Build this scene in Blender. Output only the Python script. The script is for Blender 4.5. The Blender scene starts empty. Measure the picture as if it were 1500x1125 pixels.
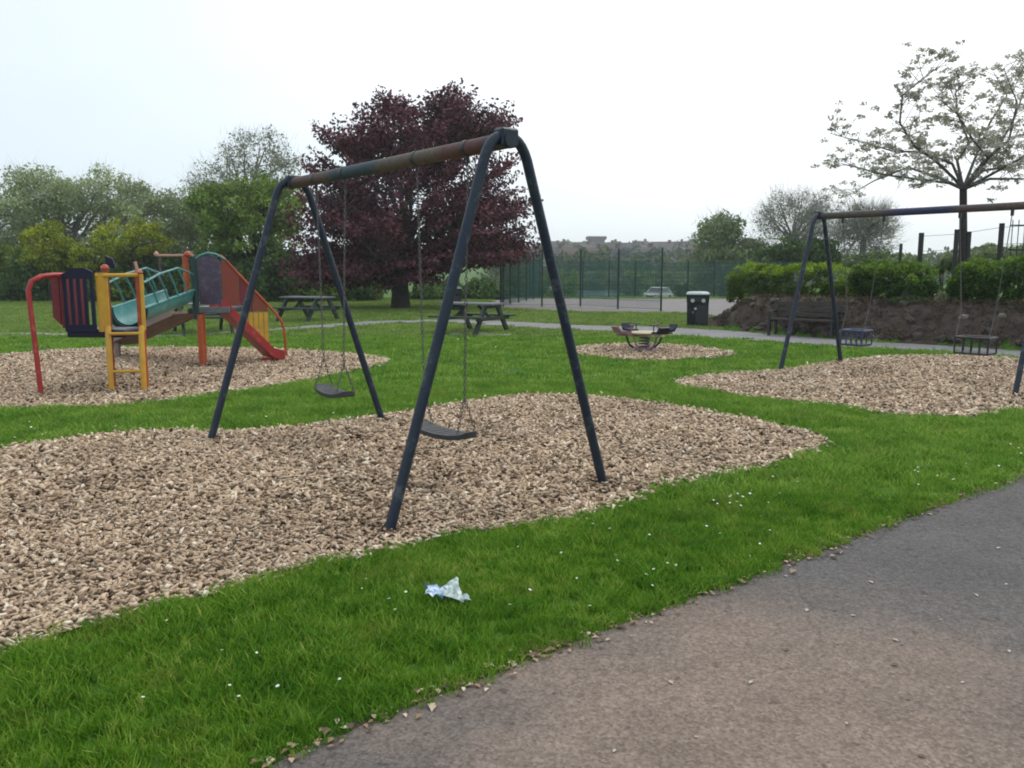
import bpy, math, random
import numpy as np
from mathutils import Vector, Matrix, Euler

R = math.radians
rng = np.random.default_rng(7)
random.seed(7)
scn = bpy.context.scene
col = scn.collection

# ------------------------------------------------------------------ camera
CAM_H, PITCH, FPX = 1.59, 0.1385, 1212.0
cd = bpy.data.cameras.new('camera')
cd.sensor_width = 36.0
cd.lens = 36.0 * FPX / 1500.0
cd.clip_start = 0.05
cd.clip_end = 3000
cam = bpy.data.objects.new('camera', cd)
cam.location = (0, 0, CAM_H)
cam.rotation_euler = (math.pi / 2 - PITCH, 0, 0)
col.objects.link(cam)
scn.camera = cam

# ------------------------------------------------------------------ world: bright thin overcast
SUN_EL, SUN_AZ = R(52), R(40)          # sun hidden behind cloud, ahead and to the right
w = bpy.data.worlds.new('World')
scn.world = w
w.use_nodes = True
nt = w.node_tree
nt.nodes.clear()
wo = nt.nodes.new('ShaderNodeOutputWorld')
bg = nt.nodes.new('ShaderNodeBackground')
bg.inputs['Strength'].default_value = 0.1
sky = nt.nodes.new('ShaderNodeTexSky')
sky.sky_type = 'NISHITA'
sky.sun_disc = False
sky.sun_elevation = SUN_EL
sky.sun_rotation = SUN_AZ
tc = nt.nodes.new('ShaderNodeTexCoord')
# cloud veil: brighter and whiter towards the hidden sun, bluer and greyer away from it
dot = nt.nodes.new('ShaderNodeVectorMath'); dot.operation = 'DOT_PRODUCT'
dot.inputs[1].default_value = (math.sin(SUN_AZ) * math.cos(SUN_EL), math.cos(SUN_AZ) * math.cos(SUN_EL), math.sin(SUN_EL))
nt.links.new(tc.outputs['Generated'], dot.inputs[0])
nz = nt.nodes.new('ShaderNodeTexNoise')
nz.inputs['Scale'].default_value = 1.6
nz.inputs['Detail'].default_value = 4
mp = nt.nodes.new('ShaderNodeMapping'); mp.inputs['Scale'].default_value = (1, 1, 3.2)
nt.links.new(tc.outputs['Generated'], mp.inputs[0])
nt.links.new(mp.outputs[0], nz.inputs['Vector'])
ma = nt.nodes.new('ShaderNodeMath'); ma.operation = 'MULTIPLY_ADD'
ma.inputs[1].default_value = 0.42
nt.links.new(nz.outputs['Fac'], ma.inputs[0])
nt.links.new(dot.outputs['Value'], ma.inputs[2])
cr = nt.nodes.new('ShaderNodeValToRGB')
cr.color_ramp.elements[0].position = 0.25
cr.color_ramp.elements[0].color = (0.57, 0.645, 0.735, 1)
cr.color_ramp.elements[1].position = 1.10 if False else 1.0
cr.color_ramp.elements[1].color = (1.0, 1.0, 1.0, 1)
e = cr.color_ramp.elements.new(0.70); e.color = (0.735, 0.81, 0.865, 1)
nt.links.new(ma.outputs[0], cr.inputs[0])
sc_ = nt.nodes.new('ShaderNodeVectorMath'); sc_.operation = 'SCALE'
sc_.inputs['Scale'].default_value = 12.6
nt.links.new(cr.outputs[0], sc_.inputs[0])
mx = nt.nodes.new('ShaderNodeMix'); mx.data_type = 'RGBA'
mx.inputs[0].default_value = 0.90
nt.links.new(sky.outputs[0], mx.inputs[6])
nt.links.new(sc_.outputs[0], mx.inputs[7])
nt.links.new(mx.outputs[2], bg.inputs['Color'])
nt.links.new(bg.outputs[0], wo.inputs[0])

# ------------------------------------------------------------------ sun, soft through cloud
sd = bpy.data.lights.new('sun', 'SUN')
sd.energy = 0.9
sd.angle = R(28)
sd.color = (1.0, 0.96, 0.90)
so = bpy.data.objects.new('sun', sd)
so.rotation_euler = Vector((math.sin(SUN_AZ) * math.cos(SUN_EL), math.cos(SUN_AZ) * math.cos(SUN_EL), math.sin(SUN_EL))).to_track_quat('Z', 'Y').to_euler()
so.location = (20, 20, 40)
col.objects.link(so)

scn.view_settings.view_transform = 'Standard'
scn.view_settings.look = 'None'
scn.view_settings.exposure = 0.12
scn.view_settings.gamma = 1.0
scn.view_settings.use_curve_mapping = False
scn.cycles.max_bounces = 6
scn.cycles.transparent_max_bounces = 12
scn.cycles.filter_width = 1.9
scn.cycles.volume_bounces = 1

# ------------------------------------------------------------------ image point -> ground (survey of the photograph)
_c, _s = math.cos(PITCH), math.sin(PITCH)
def gp(x, y, z=0.0):
    d = ((x - 750) / FPX, _c + (562.5 - y) / FPX * _s, -_s + (562.5 - y) / FPX * _c)
    k = (z - CAM_H) / d[2]
    return (d[0] * k, d[1] * k)
def at(x, y, Y):
    d = ((x - 750) / FPX, _c + (562.5 - y) / FPX * _s, -_s + (562.5 - y) / FPX * _c)
    k = Y / d[1]
    return Vector((d[0] * k, Y, CAM_H + d[2] * k))

# ------------------------------------------------------------------ materials
def mat(name, color, rough=0.6, metal=0.0, var=0.0, vscale=6.0, bump=0.0, bscale=60.0, color2=None, spec=0.5,
        attr=None, ramp=None, translucent=0.0, thresh=None, coords='Object', rnd_obj=0.0):
    m = bpy.data.materials.new(name)
    m.use_nodes = True
    n = m.node_tree.nodes; l = m.node_tree.links
    b = n['Principled BSDF']
    b.inputs['Roughness'].default_value = rough
    b.inputs['Metallic'].default_value = metal
    b.inputs['Specular IOR Level'].default_value = spec
    t = n.new('ShaderNodeTexCoord')
    if ramp is not None:
        r = n.new('ShaderNodeValToRGB')
        els = r.color_ramp.elements
        els[0].position, els[0].color = ramp[0][0], (*ramp[0][1], 1)
        els[1].position, els[1].color = ramp[-1][0], (*ramp[-1][1], 1)
        for p, c in ramp[1:-1]:
            q = els.new(p); q.color = (*c, 1)
        if attr:
            a = n.new('ShaderNodeAttribute'); a.attribute_name = attr
            l.new(a.outputs['Fac'], r.inputs[0])
        else:
            x = n.new('ShaderNodeTexNoise'); x.inputs['Scale'].default_value = vscale; x.inputs['Detail'].default_value = 6
            l.new(t.outputs[coords], x.inputs['Vector']); l.new(x.outputs['Fac'], r.inputs[0])
        out = r.outputs[0]
    else:
        x = n.new('ShaderNodeTexNoise'); x.inputs['Scale'].default_value = vscale; x.inputs['Detail'].default_value = 5
        l.new(t.outputs[coords], x.inputs['Vector'])
        r = n.new('ShaderNodeValToRGB')
        c2 = color2 or tuple(c * (1 - var) for c in color)
        lo, hi = thresh or (0.3, 0.7)
        r.color_ramp.elements[0].position = lo; r.color_ramp.elements[0].color = (*c2, 1)
        r.color_ramp.elements[1].position = hi; r.color_ramp.elements[1].color = (*color, 1)
        l.new(x.outputs['Fac'], r.inputs[0])
        out = r.outputs[0]
    if attr and ramp is not None and var:
        x = n.new('ShaderNodeTexNoise'); x.inputs['Scale'].default_value = vscale; x.inputs['Detail'].default_value = 2
        l.new(t.outputs[coords], x.inputs['Vector'])
        h = n.new('ShaderNodeHueSaturation')
        mr = n.new('ShaderNodeMapRange'); mr.inputs[1].default_value = .3; mr.inputs[2].default_value = .7
        mr.inputs[3].default_value = 1 - var; mr.inputs[4].default_value = 1 + var
        l.new(x.outputs['Fac'], mr.inputs[0]); l.new(mr.outputs[0], h.inputs['Value']); l.new(out, h.inputs['Color'])
        out = h.outputs[0]
    l.new(out, b.inputs['Base Color'])
    if bump:
        x = n.new('ShaderNodeTexNoise'); x.inputs['Scale'].default_value = bscale; x.inputs['Detail'].default_value = 4
        l.new(t.outputs[coords], x.inputs['Vector'])
        bp = n.new('ShaderNodeBump'); bp.inputs['Strength'].default_value = bump; bp.inputs['Distance'].default_value = 0.01
        l.new(x.outputs['Fac'], bp.inputs['Height']); l.new(bp.outputs[0], b.inputs['Normal'])
    if translucent:
        tr = n.new('ShaderNodeBsdfTranslucent'); l.new(out, tr.inputs['Color'])
        ms = n.new('ShaderNodeMixShader'); ms.inputs[0].default_value = translucent
        l.new(b.outputs[0], ms.inputs[1]); l.new(tr.outputs[0], ms.inputs[2])
        l.new(ms.outputs[0], n['Material Output'].inputs['Surface'])
    return m

def leafmat(name, cols, var=0.3, vscale=0.6, tr=0.3, rough=0.6):
    k = len(cols) - 1
    return mat(name, None, rough=rough, spec=0.25, attr='rnd', ramp=[(i / k, c) for i, c in enumerate(cols)], var=var, vscale=vscale, translucent=tr)

M = {}
M['navy'] = mat('navy_paint', (0.012, 0.022, 0.045), 0.42, color2=(0.022, 0.032, 0.045), vscale=7, bump=0.15, bscale=90, spec=.32)
def add_wear(m, col_, scale=14, lo=.62, hi=.68, coords='Object'):
    n = m.node_tree.nodes; l = m.node_tree.links; b = n['Principled BSDF']; src = b.inputs['Base Color'].links[0].from_socket
    t = n.new('ShaderNodeTexCoord'); x = n.new('ShaderNodeTexNoise'); x.inputs['Scale'].default_value = scale; x.inputs['Detail'].default_value = 7; x.inputs['Roughness'].default_value = .7
    l.new(t.outputs[coords], x.inputs['Vector']); r = n.new('ShaderNodeMapRange'); r.inputs[1].default_value = lo; r.inputs[2].default_value = hi; l.new(x.outputs['Fac'], r.inputs[0])
    k = n.new('ShaderNodeMix'); k.data_type = 'RGBA'; l.new(r.outputs[0], k.inputs[0]); l.new(src, k.inputs[6]); k.inputs[7].default_value = (*col_, 1); l.new(k.outputs[2], b.inputs['Base Color'])
add_wear(M['navy'], (0.07, 0.085, 0.10), 9, .56, .66); add_wear(M['navy'], (0.10, 0.05, 0.03), 17, .66, .70)
M['black_metal'] = mat('black_metal', (0.02, 0.022, 0.026), 0.45, var=0.4)
M['galv'] = mat('galvanised_chain', (0.16, 0.155, 0.15), 0.5, metal=0.6, var=0.4, vscale=40)
M['rubber'] = mat('black_rubber', (0.045, 0.05, 0.056), 0.62, var=0.35, vscale=14, bump=0.2)
M['orange'] = mat('orange_paint', (0.50, 0.095, 0.02), 0.42, color2=(0.36, 0.055, 0.018), vscale=5)
M['red'] = mat('red_paint', (0.42, 0.022, 0.022), 0.4, color2=(0.30, 0.02, 0.022), vscale=4)
M['rust'] = mat('dark_orange_paint', (0.26, 0.05, 0.02), 0.45, var=.3, vscale=6)
M['slide_red'] = mat('translucent_red_panel', (0.27, 0.035, 0.022), 0.4, color2=(0.20, 0.05, 0.02), vscale=3)
M['maroon'] = mat('maroon_paint', (0.20, 0.016, 0.028), 0.45, var=0.3, vscale=5)
M['yellow'] = mat('yellow_paint', (0.66, 0.37, 0.025), 0.42, color2=(0.52, 0.26, 0.02), vscale=6)
M['teal'] = mat('teal_plastic', (0.05, 0.21, 0.20), 0.35, color2=(0.085, 0.29, 0.28), vscale=4)
M['teal_dark'] = mat('dark_green_paint', (0.012, 0.05, 0.05), 0.45, var=0.3)
M['blue_panel'] = mat('navy_panel', (0.010, 0.011, 0.04), 0.45, var=0.3, vscale=4, spec=.3)
M['purple_panel'] = mat('grey_purple_panel', (0.085, 0.06, 0.10), 0.5, var=0.3, vscale=5)
M['deck'] = mat('grey_deck', (0.16, 0.18, 0.20), 0.55, var=0.3, vscale=9)
M['cap'] = mat('pink_cap', (0.55, 0.30, 0.22), 0.4, var=0.2)
M['ramp_wood'] = mat('weathered_ramp_wood', (0.30, 0.225, 0.19), 0.8, var=0.35, vscale=8)
M['wood_dark'] = mat('dark_picnic_timber', (0.028, 0.042, 0.040), 0.6, var=0.4, vscale=10, bump=.2)
M['wood_top'] = mat('weathered_table_top', (0.17, 0.18, 0.20), 0.6, var=0.3, vscale=12, bump=.2)
M['post_wood'] = mat('grey_timber_post', (0.05, 0.052, 0.05), 0.85, var=0.4, vscale=12)
M['bench_wood'] = mat('brown_bench_timber', (0.045, 0.038, 0.03), 0.75, var=0.4, vscale=10)
M['bin'] = mat('black_bin_plastic', (0.008, 0.012, 0.013), 0.4, var=0.4, vscale=5, spec=.25)
M['bin_lid'] = mat('pale_bin_lid', (0.50, 0.55, 0.56), 0.4, var=0.15)
M['sticker'] = mat('white_sticker', (0.55, 0.58, 0.58), 0.5, var=0.15)
M['fence_green'] = mat('green_fence_paint', (0.010, 0.042, 0.038), 0.5, var=0.3)
M['fence_wire'] = mat('green_fence_wire', (0.02, 0.11, 0.095), 0.5, var=0.2)
M['bark_tree'] = mat('tree_bark', (0.052, 0.045, 0.04), 0.9, var=0.5, vscale=8, bump=0.5, bscale=25)
M['bark_cherry'] = mat('cherry_bark', (0.11, 0.105, 0.10), 0.85, var=0.35, vscale=8)
M['bark_grey'] = mat('grey_twig_bark', (0.21, 0.205, 0.19), 0.9, var=0.3, vscale=8)
M['stone'] = mat('rockery_stone', (0.12, 0.10, 0.082), 0.9, color2=(0.035, 0.028, 0.024), vscale=5, bump=0.8, bscale=18)
M['stone_pale'] = mat('pale_rockery_stone', (0.30, 0.27, 0.23), 0.9, color2=(0.12, 0.10, 0.08), vscale=7, bump=0.8, bscale=18)
M['cream'] = mat('cream_paint', (0.52, 0.45, 0.28), 0.5, var=0.25)
M['mauve'] = mat('faded_mauve_paint', (0.27, 0.16, 0.17), 0.6, var=0.3)
M['brick'] = mat('house_brick', (0.13, 0.085, 0.075), 0.9, var=0.2, vscale=2)
M['render'] = mat('house_render', (0.40, 0.37, 0.33), 0.9, var=0.2, vscale=2)
M['render2'] = mat('house_render_grey', (0.20, 0.185, 0.18), 0.9, var=0.2, vscale=2)
M['slate'] = mat('slate_roof', (0.07, 0.068, 0.075), 0.8, var=0.3, vscale=3)
M['tile'] = mat('brown_tile_roof', (0.13, 0.085, 0.075), 0.85, var=0.3, vscale=3)
M['window'] = mat('dark_window_glass', (0.05, 0.06, 0.07), 0.1, var=0.2)
M['white_car'] = mat('white_car_paint', (0.60, 0.63, 0.65), 0.25, var=0.05)
M['silver_car'] = mat('silver_blue_car_paint', (0.22, 0.29, 0.34), 0.3, metal=0.3, var=0.1)
M['glass_car'] = mat('car_glass', (0.02, 0.025, 0.03), 0.08, var=0.2)
M['pale_blue'] = mat('pale_blue_paint', (0.36, 0.50, 0.56), 0.5, var=0.15)
M['white_plastic'] = mat('crumpled_white_wrapper', (0.60, 0.66, 0.66), 0.3, color2=(0.33, 0.44, 0.40), vscale=55, thresh=(.42, .58))
M['blue_plastic'] = mat('crumpled_blue_wrapper', (0.60, 0.74, 0.86), 0.3, color2=(0.10, 0.24, 0.48), vscale=22, thresh=(.40, .56))

add_wear(M['red'], (0.50, 0.12, 0.10), 8, .56, .70); add_wear(M['orange'], (0.55, 0.20, 0.10), 9, .56, .7); add_wear(M['yellow'], (0.45, 0.30, 0.10), 11, .58, .7)
add_wear(M['teal'], (0.16, 0.36, 0.36), 7, .52, .66); add_wear(M['purple_panel'], (0.13, 0.10, 0.14), 10, .5, .66); add_wear(M['bin'], (0.05, 0.055, 0.055), 12, .55, .66)
def m_beam(name, stops, seed=0.0):
    """worn paint bands along the beam's length (local x)"""
    m = bpy.data.materials.new(name); m.use_nodes = True
    n = m.node_tree.nodes; l = m.node_tree.links; b = n['Principled BSDF']
    t = n.new('ShaderNodeTexCoord'); s = n.new('ShaderNodeSeparateXYZ'); l.new(t.outputs['Object'], s.inputs[0])
    x = n.new('ShaderNodeTexNoise'); x.inputs['Scale'].default_value = 9; x.inputs['Detail'].default_value = 6
    l.new(t.outputs['Object'], x.inputs['Vector'])
    a = n.new('ShaderNodeMath'); a.operation = 'MULTIPLY_ADD'; a.inputs[1].default_value = 0.5
    l.new(x.outputs['Fac'], a.inputs[0]); l.new(s.outputs[0], a.inputs[2])
    a2 = n.new('ShaderNodeMath'); a2.operation = 'DIVIDE'; a2.inputs[1].default_value = 4.0; l.new(a.outputs[0], a2.inputs[0])
    r = n.new('ShaderNodeValToRGB'); r.color_ramp.interpolation = 'LINEAR'
    els = r.color_ramp.elements
    els[0].position, els[0].color = stops[0][0], (*stops[0][1], 1)
    els[1].position, els[1].color = stops[-1][0], (*stops[-1][1], 1)
    for p, c in stops[1:-1]:
        q = els.new(p); q.color = (*c, 1)
    l.new(a2.outputs[0], r.inputs[0])
    x2 = n.new('ShaderNodeTexNoise'); x2.inputs['Scale'].default_value = 30; x2.inputs['Detail'].default_value = 5
    l.new(t.outputs['Object'], x2.inputs['Vector'])
    mr = n.new('ShaderNodeMapRange'); mr.inputs[1].default_value = .3; mr.inputs[2].default_value = .7; mr.inputs[3].default_value = .7; mr.inputs[4].default_value = 1.2
    l.new(x2.outputs['Fac'], mr.inputs[0])
    h = n.new('ShaderNodeHueSaturation'); l.new(mr.outputs[0], h.inputs['Value']); l.new(r.outputs[0], h.inputs['Color'])
    l.new(h.outputs[0], b.inputs['Base Color']); b.inputs['Roughness'].default_value = 0.65
    return m

# ------------------------------------------------------------------ mesh helpers
def link(o, parent=None):
    col.objects.link(o)
    if parent is not None:
        o.parent = parent
    return o
def tag(o, label=None, cat=None, group=None, kind=None):
    if label: o['label'] = label
    if cat: o['category'] = cat
    if group: o['group'] = group
    if kind: o['kind'] = kind
    return o
def empty(name, loc, rz=0.0, label=None, cat=None, group=None):
    o = bpy.data.objects.new(name, None)
    o.empty_display_size = 0.2
    o.location = loc; o.rotation_euler = (0, 0, rz)
    col.objects.link(o)
    return tag(o, label, cat, group)
def copy_tree(o, parent=None):
    c = o.copy(); col.objects.link(c); c.parent = parent
    for ch in list(o.children):
        copy_tree(ch, c)
    return c
def shift(V, d):
    return [tuple(np.add(v, d)) for v in V]

class MB:
    def __init__(s): s.v = []; s.f = []
    def add(s, vs, fs):
        k = len(s.v); s.v += [tuple(v) for v in vs]; s.f += [tuple(i + k for i in f) for f in fs]; return s
    def box(s, c, d, rot=None, taper=1.0):
        hx, hy, hz = d[0] / 2, d[1] / 2, d[2] / 2
        vs = [Vector((x * hx * (taper if z > 0 else 1), y * hy * (taper if z > 0 else 1), z * hz)) for z in (-1, 1) for y in (-1, 1) for x in (-1, 1)]
        if rot is not None:
            Mx = rot if isinstance(rot, Matrix) else Euler(rot).to_matrix()
            vs = [Mx @ v for v in vs]
        vs = [v + Vector(c) for v in vs]
        return s.add(vs, [(0, 2, 3, 1), (4, 5, 7, 6), (0, 1, 5, 4), (2, 6, 7, 3), (0, 4, 6, 2), (1, 3, 7, 5)])
    def bar(s, a, b, wx, wz):
        a, b = Vector(a), Vector(b); d = b - a
        q = d.to_track_quat('X', 'Z').to_matrix()
        return s.box((a + b) / 2, (d.length, wx, wz), q)
    def tube(s, pts, r, n=10, caps=True):
        P = [Vector(p) for p in pts]; rr = r if isinstance(r, (list, tuple)) else [r] * len(P)
        rings = []; up = None
        for i, p in enumerate(P):
            t = (P[min(i + 1, len(P) - 1)] - P[max(i - 1, 0)])
            if t.length < 1e-9: t = Vector((0, 0, 1))
            t.normalize()
            if up is None:
                up = Vector((0, 0, 1)) if abs(t.z) < 0.9 else Vector((1, 0, 0))
            u = (up - t * up.dot(t)); u.normalize(); up = u; vv = t.cross(u)
            rings.append([p + (u * math.cos(2 * math.pi * k / n) + vv * math.sin(2 * math.pi * k / n)) * rr[i] for k in range(n)])
        vs = [v for rg in rings for v in rg]; fs = []
        for i in range(len(P) - 1):
            for k in range(n):
                fs.append((i * n + k, i * n + (k + 1) % n, (i + 1) * n + (k + 1) % n, (i + 1) * n + k))
        if caps:
            fs.append(tuple(range(n - 1, -1, -1))); fs.append(tuple((len(P) - 1) * n + k for k in range(n)))
        return s.add(vs, fs)
    def lathe(s, prof, n=16, c=(0, 0, 0)):
        vs = [(c[0] + r * math.cos(2 * math.pi * k / n), c[1] + r * math.sin(2 * math.pi * k / n), c[2] + z) for r, z in prof for k in range(n)]
        fs = []
        for i in range(len(prof) - 1):
            for k in range(n):
                fs.append((i * n + k, i * n + (k + 1) % n, (i + 1) * n + (k + 1) % n, (i + 1) * n + k))
        fs.append(tuple(range(n - 1, -1, -1))); fs.append(tuple((len(prof) - 1) * n + k for k in range(n)))
        return s.add(vs, fs)
    def prism(s, poly, y0, y1):
        """polygon in xz extruded along y"""
        n = len(poly)
        vs = [(x, y0, z) for x, z in poly] + [(x, y1, z) for x, z in poly]
        fs = [tuple(range(n)), tuple(range(2 * n - 1, n - 1, -1))] + [(i, i + n, (i + 1) % n + n, (i + 1) % n) for i in range(n)]
        return s.add(vs, fs)
    def build(s, name, m, parent=None, smooth=False, bevel=0.0):
        me = bpy.data.meshes.new(name); me.from_pydata([tuple(v) for v in s.v], [], s.f); me.update()
        import bmesh
        bm = bmesh.new(); bm.from_mesh(me); bmesh.ops.recalc_face_normals(bm, faces=bm.faces)
        if bevel:
            bmesh.ops.bevel(bm, geom=list(bm.edges), offset=bevel, segments=1, affect='EDGES')
        bm.to_mesh(me); bm.free()
        me.materials.append(m)
        if smooth:
            me.polygons.foreach_set('use_smooth', [True] * len(me.polygons))
            try: me.set_sharp_from_angle(angle=R(40))
            except Exception: pass
        return link(bpy.data.objects.new(name, me), parent)

def fast(name, V, F, m, parent=None, attrs=None, smooth=False):
    """V (n,3), F (k,q) constant polygon size"""
    V = np.ascontiguousarray(V, np.float32); F = np.ascontiguousarray(F, np.int32)
    me = bpy.data.meshes.new(name)
    me.vertices.add(len(V)); me.vertices.foreach_set('co', V.ravel())
    k, q = F.shape
    me.loops.add(k * q); me.loops.foreach_set('vertex_index', F.ravel())
    me.polygons.add(k)
    me.polygons.foreach_set('loop_start', np.arange(0, k * q, q, dtype=np.int32))
    me.polygons.foreach_set('loop_total', np.full(k, q, np.int32))
    if smooth: me.polygons.foreach_set('use_smooth', np.ones(k, bool))
    for an, av in (attrs or {}).items():
        a = me.attributes.new(an, 'FLOAT', 'POINT'); a.data.foreach_set('value', np.ascontiguousarray(av, np.float32))
    me.update(calc_edges=True)
    if m: me.materials.append(m)
    return link(bpy.data.objects.new(name, me), parent)

def inside(poly, X, Y):
    r = np.zeros(X.shape, bool); n = len(poly); j = n - 1
    for i in range(n):
        xi, yi = poly[i]; xj, yj = poly[j]
        c = ((yi > Y) != (yj > Y)) & (X < (xj - xi) * (Y - yi) / (yj - yi + 1e-12) + xi)
        r ^= c; j = i
    return r
def ss(a, b, x):
    t = np.clip((x - a) / (b - a), 0, 1); return t * t * (3 - 2 * t)
def smooth_poly(P, it=2):
    P = [tuple(p) for p in P]
    for _ in range(it):
        Q = []
        for i in range(len(P)):
            a, b = P[i], P[(i + 1) % len(P)]
            Q += [(a[0] * .75 + b[0] * .25, a[1] * .75 + b[1] * .25), (a[0] * .25 + b[0] * .75, a[1] * .25 + b[1] * .75)]
        P = Q
    return P
def jitter_poly(P, amp, step=0.12):
    out = []
    for i in range(len(P)):
        a, b = np.array(P[i]), np.array(P[(i + 1) % len(P)])
        L = np.linalg.norm(b - a); n = max(1, int(L / step))
        for k in range(n):
            q = a + (b - a) * k / n
            out.append((q[0] + random.uniform(-amp, amp), q[1] + random.uniform(-amp, amp)))
    return out

# ------------------------------------------------------------------ plan of the ground
foot_px = [(1040, 479), (1080, 485), (1160, 492), (1250, 499), (1400, 507), (1600, 522), (1900, 548)]
FOOT = [gp(*p) for p in foot_px]
fx = np.array([p[0] for p in FOOT]); fy = np.array([p[1] for p in FOOT])
order = np.argsort(fx); fx, fy = fx[order], fy[order]
def height(X, Y):
    X = np.asarray(X, float); Y = np.asarray(Y, float)
    yf = np.interp(X, fx, fy)
    d = Y - yf
    left = ss(-0.2, 1.3, X - (5.35 + (Y - 22.2) * 0.40))
    bank = 0.72 * ss(0.1, 1.35, d) * left * (1 - ss(55, 75, Y))
    far = -1.9 * ss(43, 95, Y) + 9.0 * ss(150, 430, Y) * (1 - .72 * ss(.26, .40, X / np.maximum(Y, 1)))
    return bank + far

pit1 = [gp(*p) for p in [(0, 662), (130, 642), (240, 632), (310, 638), (420, 630), (560, 612), (640, 599), (700, 588), (800, 579), (900, 586), (1000, 600), (1090, 616), (1170, 633), (1228, 652),
                         (1150, 676), (1050, 702), (980, 720), (900, 742), (855, 762), (780, 775), (700, 779), (640, 792), (600, 802), (520, 822), (450, 832), (380, 856), (280, 882), (200, 902), (100, 927), (40, 945), (0, 962), (-160, 1010), (-420, 1000), (-560, 820), (-330, 700)]]
pit2 = [gp(*p) for p in [(0, 522), (100, 513), (250, 510), (400, 513), (480, 517), (560, 525), (574, 531), (540, 540), (480, 552), (420, 565), (330, 578), (220, 592), (130, 600), (0, 602), (-180, 592), (-240, 560), (-160, 530)]]
pit3 = [gp(*p) for p in [(982, 560), (1060, 549), (1150, 545), (1220, 532), (1300, 523), (1400, 522), (1500, 528), (1650, 540), (1760, 575), (1640, 600), (1500, 603), (1430, 613), (1340, 614), (1260, 601), (1150, 589), (1060, 577), (1000, 567)]]
pit4 = [gp(*p) for p in [(825, 514), (870, 507), (930, 505), (1000, 508), (1060, 515), (1085, 520), (1030, 526), (960, 531), (880, 525)]]
pits = [smooth_poly(p) for p in (pit1, pit2, pit3, pit4)]

near_path = [gp(*p) for p in [(380, 1135), (470, 1090), (560, 1055), (650, 1020), (740, 985), (840, 945), (920, 915), (1040, 868), (1180, 820), (1290, 775), (1400, 735), (1500, 697), (1700, 628)]]
near_path = near_path + [(9.5, 7.0), (6, 1.0), (3, -4), (-3, -4), (-1.6, 0.6)]

pc = [gp(*p) for p in [(-300, 489), (40, 489), (240, 493), (420, 482), (560, 472), (640, 470), (740, 474), (840, 480), (930, 482), (1030, 488), (1120, 494), (1250, 504), (1400, 512), (1600, 527), (2000, 560)]]
pw = [.35, .35, .38, .5, .7, .8, .9, 1.0, 1.1, 1.3, 1.05, .85, .75, .8, .9]
up_, dn_ = [], []
for i, p in enumerate(pc):
    a = np.array(pc[max(i - 1, 0)]); b = np.array(pc[min(i + 1, len(pc) - 1)]); t = (b - a) / np.linalg.norm(b - a); nn = np.array([-t[1], t[0]])
    up_.append(tuple(np.array(p) + nn * pw[i] * .95)); dn_.append(tuple(np.array(p) - nn * pw[i] * .95))
far_path = up_ + dn_[::-1]
court = [gp(738, 452), gp(860, 457.5), gp(960, 458.5), gp(1010, 459), gp(1060, 466), (15, 25.5), (24, 34), (24, 44), (-1, 44.5), (-1.2, 37)]

# ------------------------------------------------------------------ ground materials
def m_grass_ground():
    m = bpy.data.materials.new('lawn_ground'); m.use_nodes = True
    n = m.node_tree.nodes; l = m.node_tree.links; b = n['Principled BSDF']
    g = n.new('ShaderNodeNewGeometry')
    a = n.new('ShaderNodeTexNoise'); a.inputs['Scale'].default_value = 0.55; a.inputs['Detail'].default_value = 8
    c = n.new('ShaderNodeTexNoise'); c.inputs['Scale'].default_value = 14; c.inputs['Detail'].default_value = 6
    l.new(g.outputs['Position'], a.inputs['Vector']); l.new(g.outputs['Position'], c.inputs['Vector'])
    ad = n.new('ShaderNodeMath'); ad.operation = 'ADD'; l.new(a.outputs['Fac'], ad.inputs[0]); l.new(c.outputs['Fac'], ad.inputs[1])
    hf = n.new('ShaderNodeMath'); hf.operation = 'MULTIPLY'; hf.inputs[1].default_value = 0.5; l.new(ad.outputs[0], hf.inputs[0])
    r = n.new('ShaderNodeValToRGB')
    r.color_ramp.elements[0].position = .34; r.color_ramp.elements[0].color = (0.028, 0.085, 0.008, 1)
    r.color_ramp.elements[1].position = .66; r.color_ramp.elements[1].color = (0.095, 0.18, 0.022, 1)
    q = r.color_ramp.elements.new(.5); q.color = (0.055, 0.13, 0.014, 1)
    l.new(hf.outputs[0], r.inputs[0]); l.new(r.outputs[0], b.inputs['Base Color'])
    b.inputs['Roughness'].default_value = .9; b.inputs['Specular IOR Level'].default_value = .15
    bp = n.new('ShaderNodeBump'); bp.inputs['Strength'].default_value = .7; bp.inputs['Distance'].default_value = .03
    l.new(c.outputs['Fac'], bp.inputs['Height']); l.new(bp.outputs[0], b.inputs['Normal'])
    return m
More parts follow.
